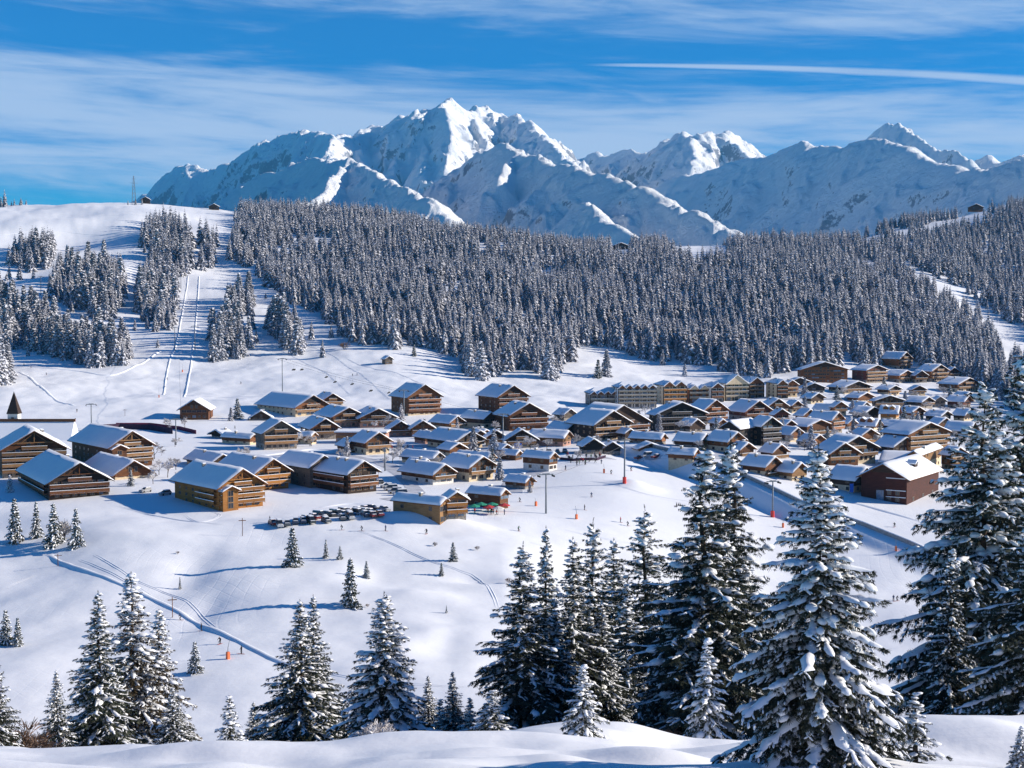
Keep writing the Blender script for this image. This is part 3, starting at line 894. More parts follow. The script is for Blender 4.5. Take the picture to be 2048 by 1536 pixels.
NEAR = [
    # u, vt, Y, proto, width, label
    (196, 1178, 112, 0, 1.05, 'tall snowy spruce, left one of the big group at the lower left'),
    (262, 1140, 116, 1, 1.15, 'tallest brownish spruce of the lower left group, long white drooping boughs'),
    (318, 1215, 122, 1, 1.05, 'brownish spruce at the right rear of the lower left group'),
    (345, 1372, 70, 0, 1.25, 'shorter dark spruce in front of the right side of the lower left group'),
    (112, 1338, 108, 0, .85, 'slim low spruce at the left foot of the lower left group'),
    (459, 1392, 47, 'S0', 1.3, 'small dark spruce with a thin top standing alone on the foreground crest'),
    (507, 1402, 104, 0, 1.1, 'low dark spruce between the thin-topped one and the double-topped spruce'),
    (600, 1196, 98, 0, 1.12, 'broad dark spruce with a double top, left of centre in the foreground'),
    (626, 1186, 101, 0, .8, 'second top of the broad double spruce left of centre'),
    (769, 1180, 86, 3, 1.02, 'snow-loaded spruce standing alone just left of the centre foreground'),
    (856, 1348, 98, 0, .9, 'small dark spruce right behind the snow-loaded spruce near the centre'),
    (905, 1340, 92, 0, .95, 'pointed small spruce in the middle of the row of three near the centre'),
    (940, 1396, 90, 'S0', 1.0, 'smallest and rightmost spruce of the row of three near the centre'),
    (880, 1398, 95, 'S0', 1.0, 'slim little spruce squeezed in the row near the centre'),
    (1046, 1080, 88, 2, .92, 'dark spruce with flat jutting boughs, leftmost of the right hand grove'),
    (1092, 1048, 94, 0, .62, 'narrow pointed spruce second from left in the right hand grove'),
    (1146, 1070, 96, 0, .85, 'dark spruce third from left in the right hand grove'),
    (1186, 1032, 116, 2, .75, 'tall spruce behind the third and fifth of the right hand grove'),
    (1228, 1072, 122, 0, .85, 'rear spruce with a brown foot in the right hand grove'),
    (1290, 1006, 112, 2, .80, 'dark bushy spruce left of the tallest pair in the grove'),
    (1380, 1090, 92, 2, .8, 'dark spruce just left of the tallest pair, half hidden by it'),
    (1492, 1110, 86, 2, .8, 'dark spruce at the right foot of the tallest pair'),
    (1108, 1190, 90, 0, 1.0, 'mid-height spruce filling the left half of the right hand grove'),
    (1205, 1200, 97, 0, 1.0, 'mid-height dark spruce in the middle of the right hand grove'),
    (1905, 1080, 64, 2, .8, 'dark lower spruce at the left foot of the huge shaded pair'),
    (1255, 1160, 104, 0, .95, 'mid-height spruce before the rear trees of the right hand grove'),
    (1166, 1328, 47.5, 'S1', 1.15, 'small snow-laden spruce standing on the foreground drift'),
    (985, 1380, 64, 'S0', 1.5, 'low dark sapling at the left foot of the right hand grove'),
    (1412, 872, 84, 2, .84, 'very tall dark spruce, left trunk of the tallest pair'),
    (1462, 862, 90, 2, .72, 'very tall dark spruce, right trunk of the tallest pair'),
    (1345, 1190, 88, 0, 1.1, 'dark spruce filling the left foot of the tallest pair'),
    (1414, 1275, 58, 'S1', .95, 'white hooded sapling in front of the tallest pair'),
    (1638, 880, 35.5, 4, 1.08, 'nearest spruce, loaded with thick pillows of snow, right of centre'),
    (1608, 1160, 76, 2, .6, 'dark spruce peeping out behind the nearest snow-loaded spruce'),
    (1832, 1385, 38, 'S2', 1.6, 'small snowy spruce beside the right foot of the nearest spruce'),
    (1972, 752, 68, 5, 1.0, 'huge dark spruce in shade filling the right edge, left trunk'),
    (2050, 684, 76, 5, .98, 'huge dark spruce cut by the right edge, right trunk'),
    (2092, 900, 60, 2, 1.15, 'dark shaded spruce at the right edge in front of the huge pair'),
    (2042, 1452, 38, 'S1', 1.2, 'snow-covered low spruce in the lower right corner'),
    (-12, 1300, 62, 2, .75, 'dark spruce cut by the left edge near the bottom'),
]
for u, vt, Y, pr, wd, lab in NEAR:
    pp = YTR[int(pr[1])] if isinstance(pr, str) else (NP[4] if pr == 5 else (NP[3] if pr == 4 else NP[pr]))
    near_tree(u, 0, vt, Y, pp, lab, wd)

MIDT = [
    # u, vb, vt, proto, wid, label
    (30, 1085, 998, 1, 1.0, 'leftmost and biggest spruce of the four below the dark brown chalet'),
    (73, 1076, 1004, 1, .75, 'slim second spruce of the four below the dark brown chalet'),
    (108, 1092, 1008, 1, 1.0, 'third spruce of the four, next to a bare bush'),
    (153, 1095, 1018, 1, .85, 'rightmost spruce of the four below the dark brown chalet'),
    (585, 1133, 1056, 0, 1.0, 'round snowy spruce alone on the white slope below the car park'),
    (701, 1212, 1118, 0, .95, 'spruce with a long blue shadow in the middle of the white slope'),
    (733, 1156, 1124, 1, .9, 'little spruce up-slope to the right of the one with the long shadow'),
    (652, 1116, 1081, 1, .75, 'tiny thin spruce right of the round snowy one'),
    (680, 1119, 1094, 1, .9, 'tiny low spruce right of the thin tiny one'),
    (906, 1122, 1086, 0, .9, 'small spruce under the wooden restaurant'),
    (883, 1151, 1127, 0, .9, 'smaller spruce downhill of the one under the wooden restaurant'),
    (390, 1346, 1286, 1, 1.05, 'small spruce beside the orange slope marker'),
    (360, 1178, 1156, 1, .6, 'tiny spruce on the slope above the brook'),
    (893, 1226, 1213, 1, .6, 'miniature fir sticking out of the snow above the hollow'),
    (12, 1290, 1222, 1, 1.0, 'spruce on the lower slope at the left edge'),
    (36, 1292, 1238, 1, .9, 'smaller spruce on the lower slope just inside the left edge'),
]
for u, vb, vt, pr, wd, lab in MIDT:
    p = place(u, vb)
    H = (v2t(vt) - v2t(vb)) * p.y + .3
    put_spruce(MP[pr], p, H, lab, None, None, wd * (1.15 if H < 6 else 1.0))

# ------------------------------------------------------------------ the forest
def inpoly(u, v, poly):
    u = np.asarray(u); v = np.asarray(v); c = np.zeros(u.shape, bool)
    n = len(poly)
    for i in range(n):
        x1, y1 = poly[i]; x2, y2 = poly[(i + 1) % n]
        k = ((y1 > v) != (y2 > v)) & (u < (x2 - x1) * (v - y1) / (y2 - y1 + 1e-9) + x1)
        c ^= k
    return c
FOREST = [
    [(455, 520), (470, 460), (480, 425), (520, 395), (600, 395), (700, 405), (800, 420), (900, 435), (1000, 450), (1100, 465), (1180, 480), (1225, 500), (1262, 480), (1330, 480), (1336, 510), (1400, 535), (1440, 520), (1462, 480), (1560, 470), (1660, 470), (1690, 485), (1740, 492), (1789, 516), (1822, 562), (1902, 605), (1963, 648), (1997, 700), (2010, 800), (1960, 790), (1900, 752), (1830, 742), (1740, 752), (1690, 722), (1680, 740), (1600, 742), (1530, 758), (1470, 752), (1380, 726), (1300, 722), (1215, 696), (1160, 690), (1135, 722), (1108, 760), (1060, 742), (1010, 742), (975, 758), (930, 752), (910, 716), (850, 692), (770, 692), (700, 688), (665, 660), (640, 628), (590, 612), (545, 585), (520, 560)],
    [(1760, 500), (1765, 482), (1860, 470), (1960, 445), (2048, 405), (2400, 300), (2700, 300), (2700, 900), (2048, 661), (1987, 627), (1925, 582), (1861, 551), (1803, 517)],
    [(1995, 735), (2060, 740), (2700, 960), (2700, 1010), (2070, 830), (2000, 800)],
    [(1680, 466), (1860, 440), (1900, 425), (1900, 435), (1860, 450), (1690, 476)],
]
CLEAR = [
    [(855, 588), (890, 572), (955, 566), (950, 582), (900, 598)],
    [(985, 645), (1000, 635), (1060, 632), (1060, 650), (1010, 652)],
    [(760, 600), (790, 592), (786, 612)],
    [(1150, 665), (1230, 665), (1300, 700), (1225, 690)],
    [(1218, 480), (1262, 480), (1262, 520), (1222, 520)],
    [(1672, 745), (1676, 698), (1700, 712), (1740, 742), (1756, 734), (1762, 722), (1836, 722), (1842, 742), (1905, 748), (2000, 790), (1960, 830), (1672, 830)],
]
CLUMP = [
    ([(18, 545), (28, 505), (60, 495), (112, 500), (105, 545)], 'spruce in the clump at the top left, under the bald crest'),
    ([(100, 600), (112, 555), (150, 545), (240, 540), (252, 600), (215, 645), (150, 622)], 'spruce of the big clump on the left slope, under the bald crest'),
    ([(268, 600), (290, 545), (285, 480), (310, 450), (372, 455), (388, 540), (350, 565), (345, 660), (300, 668)], 'spruce of the long stand left of the drag lift swath'),
    ([(396, 540), (400, 495), (425, 478), (437, 500), (432, 540)], 'spruce of the narrow clump between the two cleared swaths'),
    ([(-60, 700), (-60, 600), (20, 600), (60, 630), (130, 665), (200, 680), (255, 690), (258, 730), (180, 735), (110, 712), (40, 705)], 'spruce of the lowest clump on the left slope, above the church'),
    ([(455, 635), (455, 605), (480, 598), (505, 610), (500, 642)], 'spruce of the small clump right of the lift swath, upper one'),
    ([(535, 668), (555, 640), (575, 645), (610, 690), (590, 710)], 'spruce of the small group standing alone in mid slope above the hotels'),
    ([(418, 722), (430, 672), (470, 660), (498, 700), (500, 725)], 'spruce of the compact clump right of the swath, lower one'),
    ([(-30, 775), (-30, 730), (18, 735), (20, 765)], 'spruce at the left edge above the church spire'),
    ([(-100, 415), (-100, 404), (50, 405), (55, 409)], 'little spruce in the row on the skyline at the top left'),
]
def jitter_grid(y0, y1, a0, a1, step):
    out = []
    y = y0
    while y < y1:
        st = step * (0.82 + 0.24 * y / 1000)
        xs = np.arange(a0 * y, a1 * y, st)
        out.append(np.stack([xs + rng.uniform(-.48, .48, len(xs)) * st, y + rng.uniform(-.48, .48, len(xs)) * st], 1))
        y += st * .9
    return np.concatenate(out)
G = jitter_grid(740, 2350, -.40, .43, 7.6)
gz = ground(G[:, 0], G[:, 1])
gu, gv = project(G[:, 0], G[:, 1], gz)
inf = np.zeros(len(G), bool)
edge = fbm(G[:, 0] / 28, G[:, 1] / 28, 95, 3)
for p in FOREST: inf |= inpoly(gu + 16 * edge, gv + 9 * edge, p)
for p in CLEAR: inf &= ~inpoly(gu, gv, p)
dens = fbm(G[:, 0] / 60, G[:, 1] / 60, 91, 3)
gaps = fbm(G[:, 0] / 24, G[:, 1] / 30, 133, 2)
inf &= (dens > -0.62) & (gaps > -0.62)
cl = np.full(len(G), -1)
for i, (p, _) in enumerate(CLUMP):
    k = inpoly(gu + 9 * edge, gv + 7 * edge, p) & (cl < 0) & ~inf
    cl[k] = i
lone = (rng.random(len(G)) < .045) & ~inf & (cl < 0) & (gu > -10) & (gu < 700) & (gv > 430) & (gv < 722) & ~((gu > 325) & (gu < 415)) & (G[:, 1] > 800)
lone &= np.cumsum(lone) <= 34
sel = np.nonzero(inf | (cl >= 0) | lone)[0]
TH = 21 * (0.52 + 0.62 * rng.random(len(G)) ** 0.9 + 0.20 * dens)
TH = np.where(gv < 412, TH * .42, TH)
TH *= 1.0
TH = np.where(cl >= 0, TH * 1.08, TH)
TH = np.where(lone, TH * .62, TH)
TH = np.where((G[:, 1] > 1500), TH * .95, TH)
shown = TH * F / G[:, 1]
visible = (gu > -40) & (gu < 2090)
cands = [i for i in sel if visible[i]]
# clumps on the open slope first, then the lower forest edge, the largest in the picture first
cands.sort(key=lambda i: -(shown[i] + (1000 if cl[i] >= 0 or lone[i] else 0)))
N_IND = 178
ind = cands[:N_IND]; indset = set(ind)
EXTRA = [
    (940, 752, 690, 'spruce leading the left pair below the forest, above the orange-brown four storey chalet'), (962, 760, 684, 'larger spruce of the left pair below the forest, above the orange-brown four storey chalet'), (1098, 759, 688, 'broad spruce set apart below the forest, right of the two similar chalets up the slope'),
    (1369, 750, 728, 'low spruce at the end of a shadowed ditch behind the apartment blocks'), (1325, 730, 700, 'spruce on the left rim of the forest behind the apartment blocks'), (995, 750, 700, 'spruce in front of the forest above the dark-sided brown chalet'),
    (270, 660, 640, 'little spruce standing free below the long stand'), (271, 410, 398, 'small dark fir on the skyline left of the power pylon'), (284, 409, 398, 'small dark fir on the skyline right of the power pylon'), (256, 410, 401, 'tiny fir on the skyline further left of the power pylon')]
# name the outermost and the tallest tree of every clump; the others cannot be told apart
special = {}
for c_ in range(len(CLUMP)):
    mem = [i for i in ind if cl[i] == c_]
    if len(mem) < 3: continue
    for i, w_ in ((min(mem, key=lambda i: gu[i]), 'leftmost '), (max(mem, key=lambda i: gu[i]), 'rightmost '), (max(mem, key=lambda i: gv[i]), 'lowest standing '), (max(mem, key=lambda i: TH[i]), 'tallest ')):
        special.setdefault(i, w_)
for i in ind:
    if lone[i]:
        lab, grp = 'lone frosted spruce between the clumps on the open left hill', 'lone spruces on the left hill'
    elif cl[i] >= 0:
        base_l = CLUMP[cl[i]][1]; grp = 'spruces in clumps on the left slope'
        mem = [j for j in ind if cl[j] == cl[i]]
        if i in special or len(mem) < 6: lab = special.get(i, '') + base_l
        else:
            fu = sum(gu[j] < gu[i] for j in mem) / len(mem); fv = sum(gv[j] < gv[i] for j in mem) / len(mem)
            lab = ('front' if fv > .66 else 'rear' if fv < .33 else 'inner') + ' ' + ('left' if fu < .33 else 'right' if fu > .66 else 'middle') + ' ' + base_l
    else:
        u_ = gu[i]
        lab = 'frosted spruce at the lower edge of the forest ' + ('above the open slope left of the town' if u_ < 1000 else 'above the middle of the village' if u_ < 1330 else 'above the apartment blocks' if u_ < 1680 else 'behind the topmost chalets at the right')
        grp = 'spruces along the lower forest edge'
    put_spruce(FP[int(rng.integers(4))], (G[i, 0], G[i, 1], gz[i]), TH[i], lab, grp, rng.uniform(0, 6.28), rng.uniform(.85, 1.15))
for k, (u, vb, vt, lab) in enumerate(EXTRA):
    p = place(u, vb); H = (v2t(vt) - v2t(vb)) * p.y
    put_spruce(FP[k % 4], p, H, lab, None, None, 1.1)

# everything behind them reads as one mass: real trees merged into one object
rest = [i for i in sel if i not in indset]
mv, mf, mm = [], [], []
off = 0
BLADE_V = np.array([(0, -.25, 0), (0, .25, 0), (.45, .5, -.06), (.45, -.5, -.06), (1, 0, -.42), (.2, 0, -.30), (.8, 0, -.55)], float)
BLADE_F = np.array([(0, 3, 2), (0, 2, 1), (3, 4, 2), (0, 5, 6)])
CAP_V = np.array([(.12, 0, .10), (.5, .36, .02), (.5, -.36, .02), (.95, 0, -.30), (.5, 0, .12)], float)
CAP_F = np.array([(0, 2, 4), (0, 4, 1), (2, 3, 4), (4, 3, 1)])
def light_spruce(seed, H, Rd, nw, nb):
    r = np.random.default_rng(seed)
    P, D, L = [], [], []
    for k in range(nw):
        h = 0.05 + 0.93 * (k / (nw - 1)) ** 0.92
        n = max(3, int(round(nb * (1.1 - .55 * h))))
        az = r.uniform(0, 6.28) + np.arange(n) * 6.283 / n + r.uniform(-.4, .4, n)
        ln = (Rd * (1 - h) ** .95 + .2) * r.uniform(.7, 1.2, n)
        P.append(np.stack([0 * az, 0 * az, h * H + r.uniform(-.5, .5, n) * H / nw + 0.10 * ln], 1))
        D.append(np.stack([np.cos(az), np.sin(az), -.30 - .25 * (1 - h) + r.uniform(-.12, .12, n) + .5 * h * h], 1))
        L.append(ln)
    P = np.concatenate(P); D = np.concatenate(D); L = np.concatenate(L)
    S = np.stack([L * 1.05, L * r.uniform(.55, .85, len(L)) + .25, L * .6 + .5], 1)
    nv, nf = stamp((BLADE_V, BLADE_F), P, D, np.array([0, 0, 1.0]) + r.normal(0, .18, P.shape), S)
    k = r.random(len(L)) < .97
    S2 = np.stack([L * r.uniform(.85, 1.08, len(L)), (L * .46 + .2) * r.uniform(.7, 1.3, len(L)), L * .5 + .3], 1)
    sv, sf = stamp((CAP_V, CAP_F), P[k] + np.array([0, 0, .12]), D[k], np.array([0, 0, 1.0]) + r.normal(0, .15, P[k].shape), S2[k])
    v = np.concatenate([nv, sv, [(0.12, 0, H * .9), (-.06, .1, H * .9), (-.06, -.1, H * .9), (0, 0, H)]])
    o = len(nv) + len(sv)
    f = np.concatenate([nf, sf + len(nv), np.array([(0, 1, 3), (1, 2, 3), (2, 0, 3)]) + o])
    return v, f, np.concatenate([np.zeros(len(nf)), np.ones(len(sf)), np.ones(3)])
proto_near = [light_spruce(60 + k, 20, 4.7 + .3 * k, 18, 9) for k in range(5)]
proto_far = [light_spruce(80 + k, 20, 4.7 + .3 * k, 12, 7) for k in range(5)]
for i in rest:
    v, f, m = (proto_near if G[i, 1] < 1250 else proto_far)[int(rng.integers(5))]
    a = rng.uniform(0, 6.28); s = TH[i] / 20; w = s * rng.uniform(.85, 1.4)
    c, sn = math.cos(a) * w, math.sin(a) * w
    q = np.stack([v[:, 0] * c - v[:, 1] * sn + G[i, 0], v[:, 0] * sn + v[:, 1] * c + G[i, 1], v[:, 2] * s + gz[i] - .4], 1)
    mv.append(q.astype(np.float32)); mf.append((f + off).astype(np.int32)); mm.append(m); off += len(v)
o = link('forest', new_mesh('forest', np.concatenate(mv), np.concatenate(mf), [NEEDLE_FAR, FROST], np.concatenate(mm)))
tag(o, 'dense frosted spruce forest covering the hills behind the village', 'forest', kind='stuff')
del mv, mf, mm

# ------------------------------------------------------------------ chalets
WIN_CACHE = {}
def window_meshes(w, h, bright=False):
    k = (round(w, 1), round(h, 1), bright)
    if k not in WIN_CACHE:
        w, h = k[0], k[1]
        fr = MB(); t = 0.09
        fr.box(-w / 2 - t, w / 2 + t, -.10, -.02, 0, -t, 0); fr.box(-w / 2 - t, w / 2 + t, -.10, -.02, h, h + t, 0)
        fr.box(-w / 2 - t, -w / 2, -.10, -.02, 0, h, 0); fr.box(w / 2, w / 2 + t, -.10, -.02, 0, h, 0)
        fr.box(-.04, .04, -.09, -.02, 0, h, 0)
        pn = MB(); pn.box(-w / 2, w / 2, -.05, -.012, 0, h, 0)
        WIN_CACHE[k] = (fr.mesh('window', FRAME), pn.mesh('pane', GLASSB if bright else GLASS))
    return WIN_CACHE[k]

def roof_sec(Wd, ze, zr, ov, th):
    """chevron section: wall width Wd, eave height at the wall ze, ridge zr, overhang ov"""
    sl = (zr - ze) / (Wd / 2)
    xe = -ov; z0 = ze - ov * sl
    return [(xe, z0 - th), (Wd / 2, zr - th), (Wd + ov, z0 - th), (Wd + ov, z0), (Wd / 2, zr), (xe, z0)]

def snow_roof(Wd, ze, zr, ov, y0, y1, th, rr, nx=14, ny=12):
    sl = (zr - ze) / (Wd / 2)
    vs = []; fs = []
    xs = np.concatenate([[0, .015, .05], np.linspace(.12, .88, nx - 5), [.95, .985, 1]]) * (Wd + 2 * ov - .1) - ov + .05
    ys = np.concatenate([[0, .012, .05], np.linspace(.14, .86, ny - 5), [.95, .988, 1]]) * (y1 - y0 - .1) + y0 + .05
    sd = rr.uniform(0, 100)
    for j, y in enumerate(ys):
        for i, x in enumerate(xs):
            base = zr - abs(x - Wd / 2) * sl + 0.012
            e = min(1, min(i, len(xs) - 1 - i) / 2.0) * min(1, min(j, len(ys) - 1 - j) / 2.0)
            e = e ** .6
            t = th * e * (1 + .35 * float(vnoise(np.array([x * .35 + sd]), np.array([y * .3]), 4)[0]))
            ridge_soft = -.10 * th * math.exp(-((x - Wd / 2) / .8) ** 2)
            jit = .06 * float(vnoise(np.array([x * 1.1 + sd]), np.array([y * 1.1]), 9)[0])
            ex = (-1 if i == 0 else 1) * (.12 + 2.2 * jit) if i in (0, len(xs) - 1) else 0
            vs.append((x + (jit if j in (0, len(ys) - 1) else 0) + ex, y + (jit * 2 if i in (0, len(xs) - 1) else 0) + ((-1 if j == 0 else 1) * (.08 + 1.8 * jit) if j in (0, len(ys) - 1) else 0), base + t + ridge_soft * e))
    n = len(xs)
    for j in range(len(ys) - 1):
        for i in range(n - 1):
            a = j * n + i
            fs.append((a, a + 1, a + n + 1, a + n))
    return vs, fs

def chalet(uL, uC, uR, vb, ve, va, label, th=38, wd='brown', base='cream', balc=True, side_balc=False, detail=1, chim=1, snow=.55, roofm=None, baseh=None,
           cat='chalet', name='chalet', door=False, win=True, ov=None, Y=None, extra=None, rail='board', bal_part=(0, 1), mirror=False, sink=6.0, lit_rows=None):
    """th > 0: gable faces right of the camera (side wall uL..uC, gable uC..uR); th < 0: gable uL..uC, side uC..uR"""
    if cat == 'chalet':
        tot = uR - uL; uL -= .035 * tot; uR += .03 * tot; up = .11 * (vb - ve); ve -= up; va -= up
    r = random.Random(int(uC * 31 + vb * 7))
    rr = np.random.default_rng(int(uC * 13 + vb))
    if Y is None:
        p = place(uC, vb)
    else:
        p = place(uC, vb, dist=Y)
    x0, y0 = p.x, p.y
    aL, tb = ray(uL, vb); aR, _ = ray(uR, vb)
    vb0 = vb; t = R(th); c, s = math.cos(t), math.sin(t)
    if th >= 0:
        Wd = (aR * y0 - x0) / (c - aR * s)
        Ld = (x0 - aL * y0) / (s + aL * c) if s > .12 else 99
    else:
        # gable runs left from the corner: points corner - W(c, s)
        Wd = (x0 - aL * y0) / (c - aL * s)
        Ld = (aR * y0 - x0) / (-s - aR * c) if -s > .12 else 99
    Wd = min(max(Wd, 4.0), 42); 
    if Ld > 90: Ld = Wd * 1.15
    Ld = min(max(Ld, 4.0), 44)
    zbase = tb * y0
    gz = p.z
    He = (v2t(ve) - v2t(vb)) * y0
    mid = .5 * Wd * (s if th >= 0 else -s)
    ymid = y0 + mid
    Hr = v2t(va) * ymid - zbase                       # ridge at the gable plane
    pit = (Hr - He) / (Wd / 2)
    pit = min(max(pit, .30), .62)
    Hr = He + pit * Wd / 2
    ovg = ov if ov is not None else min(1.5, .10 * Wd + .3)
    T = thing(name, label, cat, (x0, y0, zbase if Y is None else gz), t)
    X0 = 0.0 if th >= 0 else -Wd                       # gable spans X0 .. X0+Wd
    nf = max(1, int(round(He / (2.05 if detail == 2 else 2.4))))
    fh = He / nf
    hb = fh * 1.0 if (nf > 1) else He * .45
    if baseh is not None: hb = baseh * fh
    def at(mb): 
        mb.v = [(x + X0, y, z) for x, y, z in mb.v]; return mb
    # lower walls
    if hb > 0.05:
        b = MB(); b.box(.12, Wd - .12, .12, Ld - .12, -sink, hb); child('base_wall', at(b).mesh('base_wall', PLASTER[base]), T)
        zl = hb
    else:
        zl = -sink
    b = MB(); b.prism([(0, zl), (Wd, zl), (Wd, He), (Wd / 2, Hr - .05), (0, He)], 0, Ld); child('wall', at(b).mesh('wall', WOODS[wd]), T)
    # roof, snow, chimneys
    rt = .24
    b = MB(); b.prism(roof_sec(Wd, He + .26, Hr + .26, ovg, rt), -ovg, Ld + ovg * .8)
    rf = child('roof', at(b).mesh('roof', roofm or WOODS['dark' if wd in ('dark', 'black', 'grey') else 'brown']), T)
    if snow > 0:
        vs, fs = snow_roof(Wd, He + .26, Hr + .26, ovg, -ovg, Ld + ovg * .8, snow, rr)
        vs = [(x + X0, y, z) for x, y, z in vs]
        child('snow_cover', new_mesh('snow_cover', vs, fs, [SNOW], smooth=True), rf)
    for k in range(chim):
        cx = Wd * r.choice([.36, .62, .7]); cy = Ld * r.uniform(.3, .75)
        zc = Hr - abs(cx - Wd / 2) * pit
        b = MB(); b.box(cx - .4, cx + .4, cy - .4, cy + .4, zc - .4, zc + 1.35, 0); b.box(cx - .55, cx + .55, cy - .55, cy + .55, zc + 1.35, zc + 1.5, 0); b.box(cx - .5, cx + .5, cy - .5, cy + .5, zc + 1.505, zc + 1.78, 1)
        child('chimney', at(b).mesh('chimney', [PLASTER['stone'], SNOW]), rf)
    # purlin ends and king post under the gable overhang
    if detail >= 1:
        for fx in (.0, .25, .5, .75, 1.0):
            b = MB()
            zx = Hr - abs(fx - .5) * 2 * (Wd / 2) * pit - .12
            b.box(fx * Wd - .13, fx * Wd + .13, -ovg * .9, -.003, zx - .22, zx + .05)
            child('roof_beam', at(b).mesh('roof_beam', WOODS[rail if rail in WOODS else 'board']), T)
        b = MB()
        if detail >= 2:
            zb_ = He + .35 * (Hr - He)
            b.box(Wd * .18, Wd * .82, -ovg * .55, -ovg * .55 + .2, zb_, zb_ + .24)
            b.box(Wd / 2 - .12, Wd / 2 + .12, -ovg * .55 + .02, -ovg * .55 + .18, zb_ + .243, Hr - .3)
            for sg in (-1, 1):
                b.beam((Wd / 2 + sg * Wd * .20, -ovg * .5, zb_ + .1), (Wd / 2 + sg * .1, -ovg * .5, Hr - .6), .1)
        if b.v: child('gable_truss', at(b).mesh('gable_truss', WOODS[rail if rail in WOODS else 'board']), T)
    if Hr - He > 1.6 and wd in ('brown', 'orange', 'gold', 'red', 'board'):
        b = MB(); g0 = .34  # darker board triangle: shade of the gable recess put into the wood colour
        b.prism([(Wd * .5 * g0, He + (Hr - He) * g0), (Wd * (1 - .5 * g0), He + (Hr - He) * g0), (Wd / 2, Hr - .08)], -.035, -.002)
        child('gable_shade_boards', at(b).mesh('gable_shade_boards', WOODS['brown' if wd in ('gold', 'orange', 'board') else 'dark']), T)
    # windows
    def put_window(x, y, z, w, h, rot, bright=False):
        fr, pn = window_meshes(w, h, bright)
        o = child('window', fr, T, (x + X0 if True else x, y, z), rot)
        if detail >= 1: child('pane', pn, o)
        else: child('pane', pn, o)
    def row(n, a, bb):
        return [a + (bb - a) * (i + .5) / n for i in range(n)]
    if win:
        ng = max(2, int(Wd / 2.8)); 
        for k in range(nf):
            z = k * fh + .35
            hh = min(fh * .68, 2.0)
            front_y = .12 if (z < hb - .3 and hb > .05) else 0.0
            for x in row(ng, .06 * Wd, .94 * Wd):
                if r.random() < .10: continue
                w = r.choice([1.7, 2.1, 2.5]) if k else r.choice([1.2, 1.8])
                put_window(x, front_y, z + (.5 if (k == 0 or not balc) else .05), w, hh - (.6 if (k == 0 or not balc) else 0), 0, r.random() < .25)
        # in the gable
        if Hr - He > 2.6:
            for x in ((Wd * .42, Wd * .58) if Wd > 11 else (Wd * .5,)):
                put_window(x, -.04, He + .25, 1.1, min(1.7, (Hr - He) * .45), 0)
        ns = max(1, int(Ld / 4.4))
        sx = 0.0 if th >= 0 else Wd
        rot = -math.pi / 2 if th >= 0 else math.pi / 2
        for k in range(nf):
            z = k * fh + .8
            ins = .12 if (z < hb - .3 and hb > .05) else 0.0
            for y in row(ns, .05 * Ld, .95 * Ld):
                if r.random() < .15: continue
                put_window(sx + (ins if th >= 0 else -ins), y, z, 1.1, fh * .42, rot)
    if door:
        b = MB(); b.box(-.55, .55, -.09, -.01, 0, 2.1); b.box(.38, .46, -.14, -.09, 1.0, 1.1)
        child('door', b.mesh('door', WOODS['brown']), T, (Wd * .3 + X0, .12 if hb > .05 else 0, 0.0))
    # balconies
    if balc:
        bd_ = min(1.4, ovg * .95 + .2)
        f0, f1 = bal_part
        for k in range(1 if nf > 1 else 0, nf + (1 if Hr - He > 3.4 else 0)):
            z = k * fh
            if k == nf:
                q0, q1 = .30, .70
                if detail < 1: continue
            else:
                q0, q1 = f0, f1
            xa, xb = q0 * Wd + .05, q1 * Wd - .05
            b = MB()
            b.box(xa, xb, -bd_, -.003, z - .16, z, 0)
            b.box(xa, xb, -bd_, -bd_ + .07, z + .12, z + .92, 0)
            b.box(xa - .04, xb + .04, -bd_ - .04, -bd_ + .11, z + .923, z + 1.02, 0)
            b.box(xa - .03, xb + .03, -bd_ - .05, -bd_ + .12, z + 1.023, z + 1.14, 1)
            for xx in (xa, xb - .07):
                b.box(xx, xx + .07, -bd_ + .073, -.004, z + .12, z + .92, 0)
            npst = max(2, int((xb - xa) / 3.6))
            if k < nf:
                for i in range(npst + 1):
                    px = xa + (xb - xa) * i / npst
                    b.box(px - .07 + (.08 if i == 0 else 0), px + .07 - (.08 if i == npst else 0), -bd_ - .02, -bd_ + .1, z - .5, z + min(fh, 2.6) if detail >= 1 else z + 1.0, 0)
            b.box(xa + .2, xb - .2, -bd_ + .12, -.01, z + .003, z + .07, 1)
            child('balcony', at(b).mesh('balcony', [WOODS[rail], SNOW]), T)
        if side_balc:
            sgn = -1 if th >= 0 else 1
            sx = 0 if th >= 0 else Wd
            for k in range(1, nf):
                z = k * fh
                b = MB()
                x1 = sx + sgn * 1.2
                xa, xb = min(sx + sgn * .003, x1), max(sx + sgn * .003, x1)
                ya, yb = Ld * .04, Ld * (side_balc if isinstance(side_balc, float) else .96)
                b.box(xa, xb, ya, yb, z - .16, z, 0)
                xo = x1 if sgn < 0 else x1 - .07
                b.box(xo, xo + .07, ya, yb, z + .12, z + .92, 0)
                b.box(xo - .05, xo + .12, ya, yb, z + .923, z + 1.1, 1)
                child('balcony', at(b).mesh('balcony', [WOODS[rail], SNOW]), T)
    if extra: extra(T, Wd, Ld, He, Hr, X0, fh)
    return T

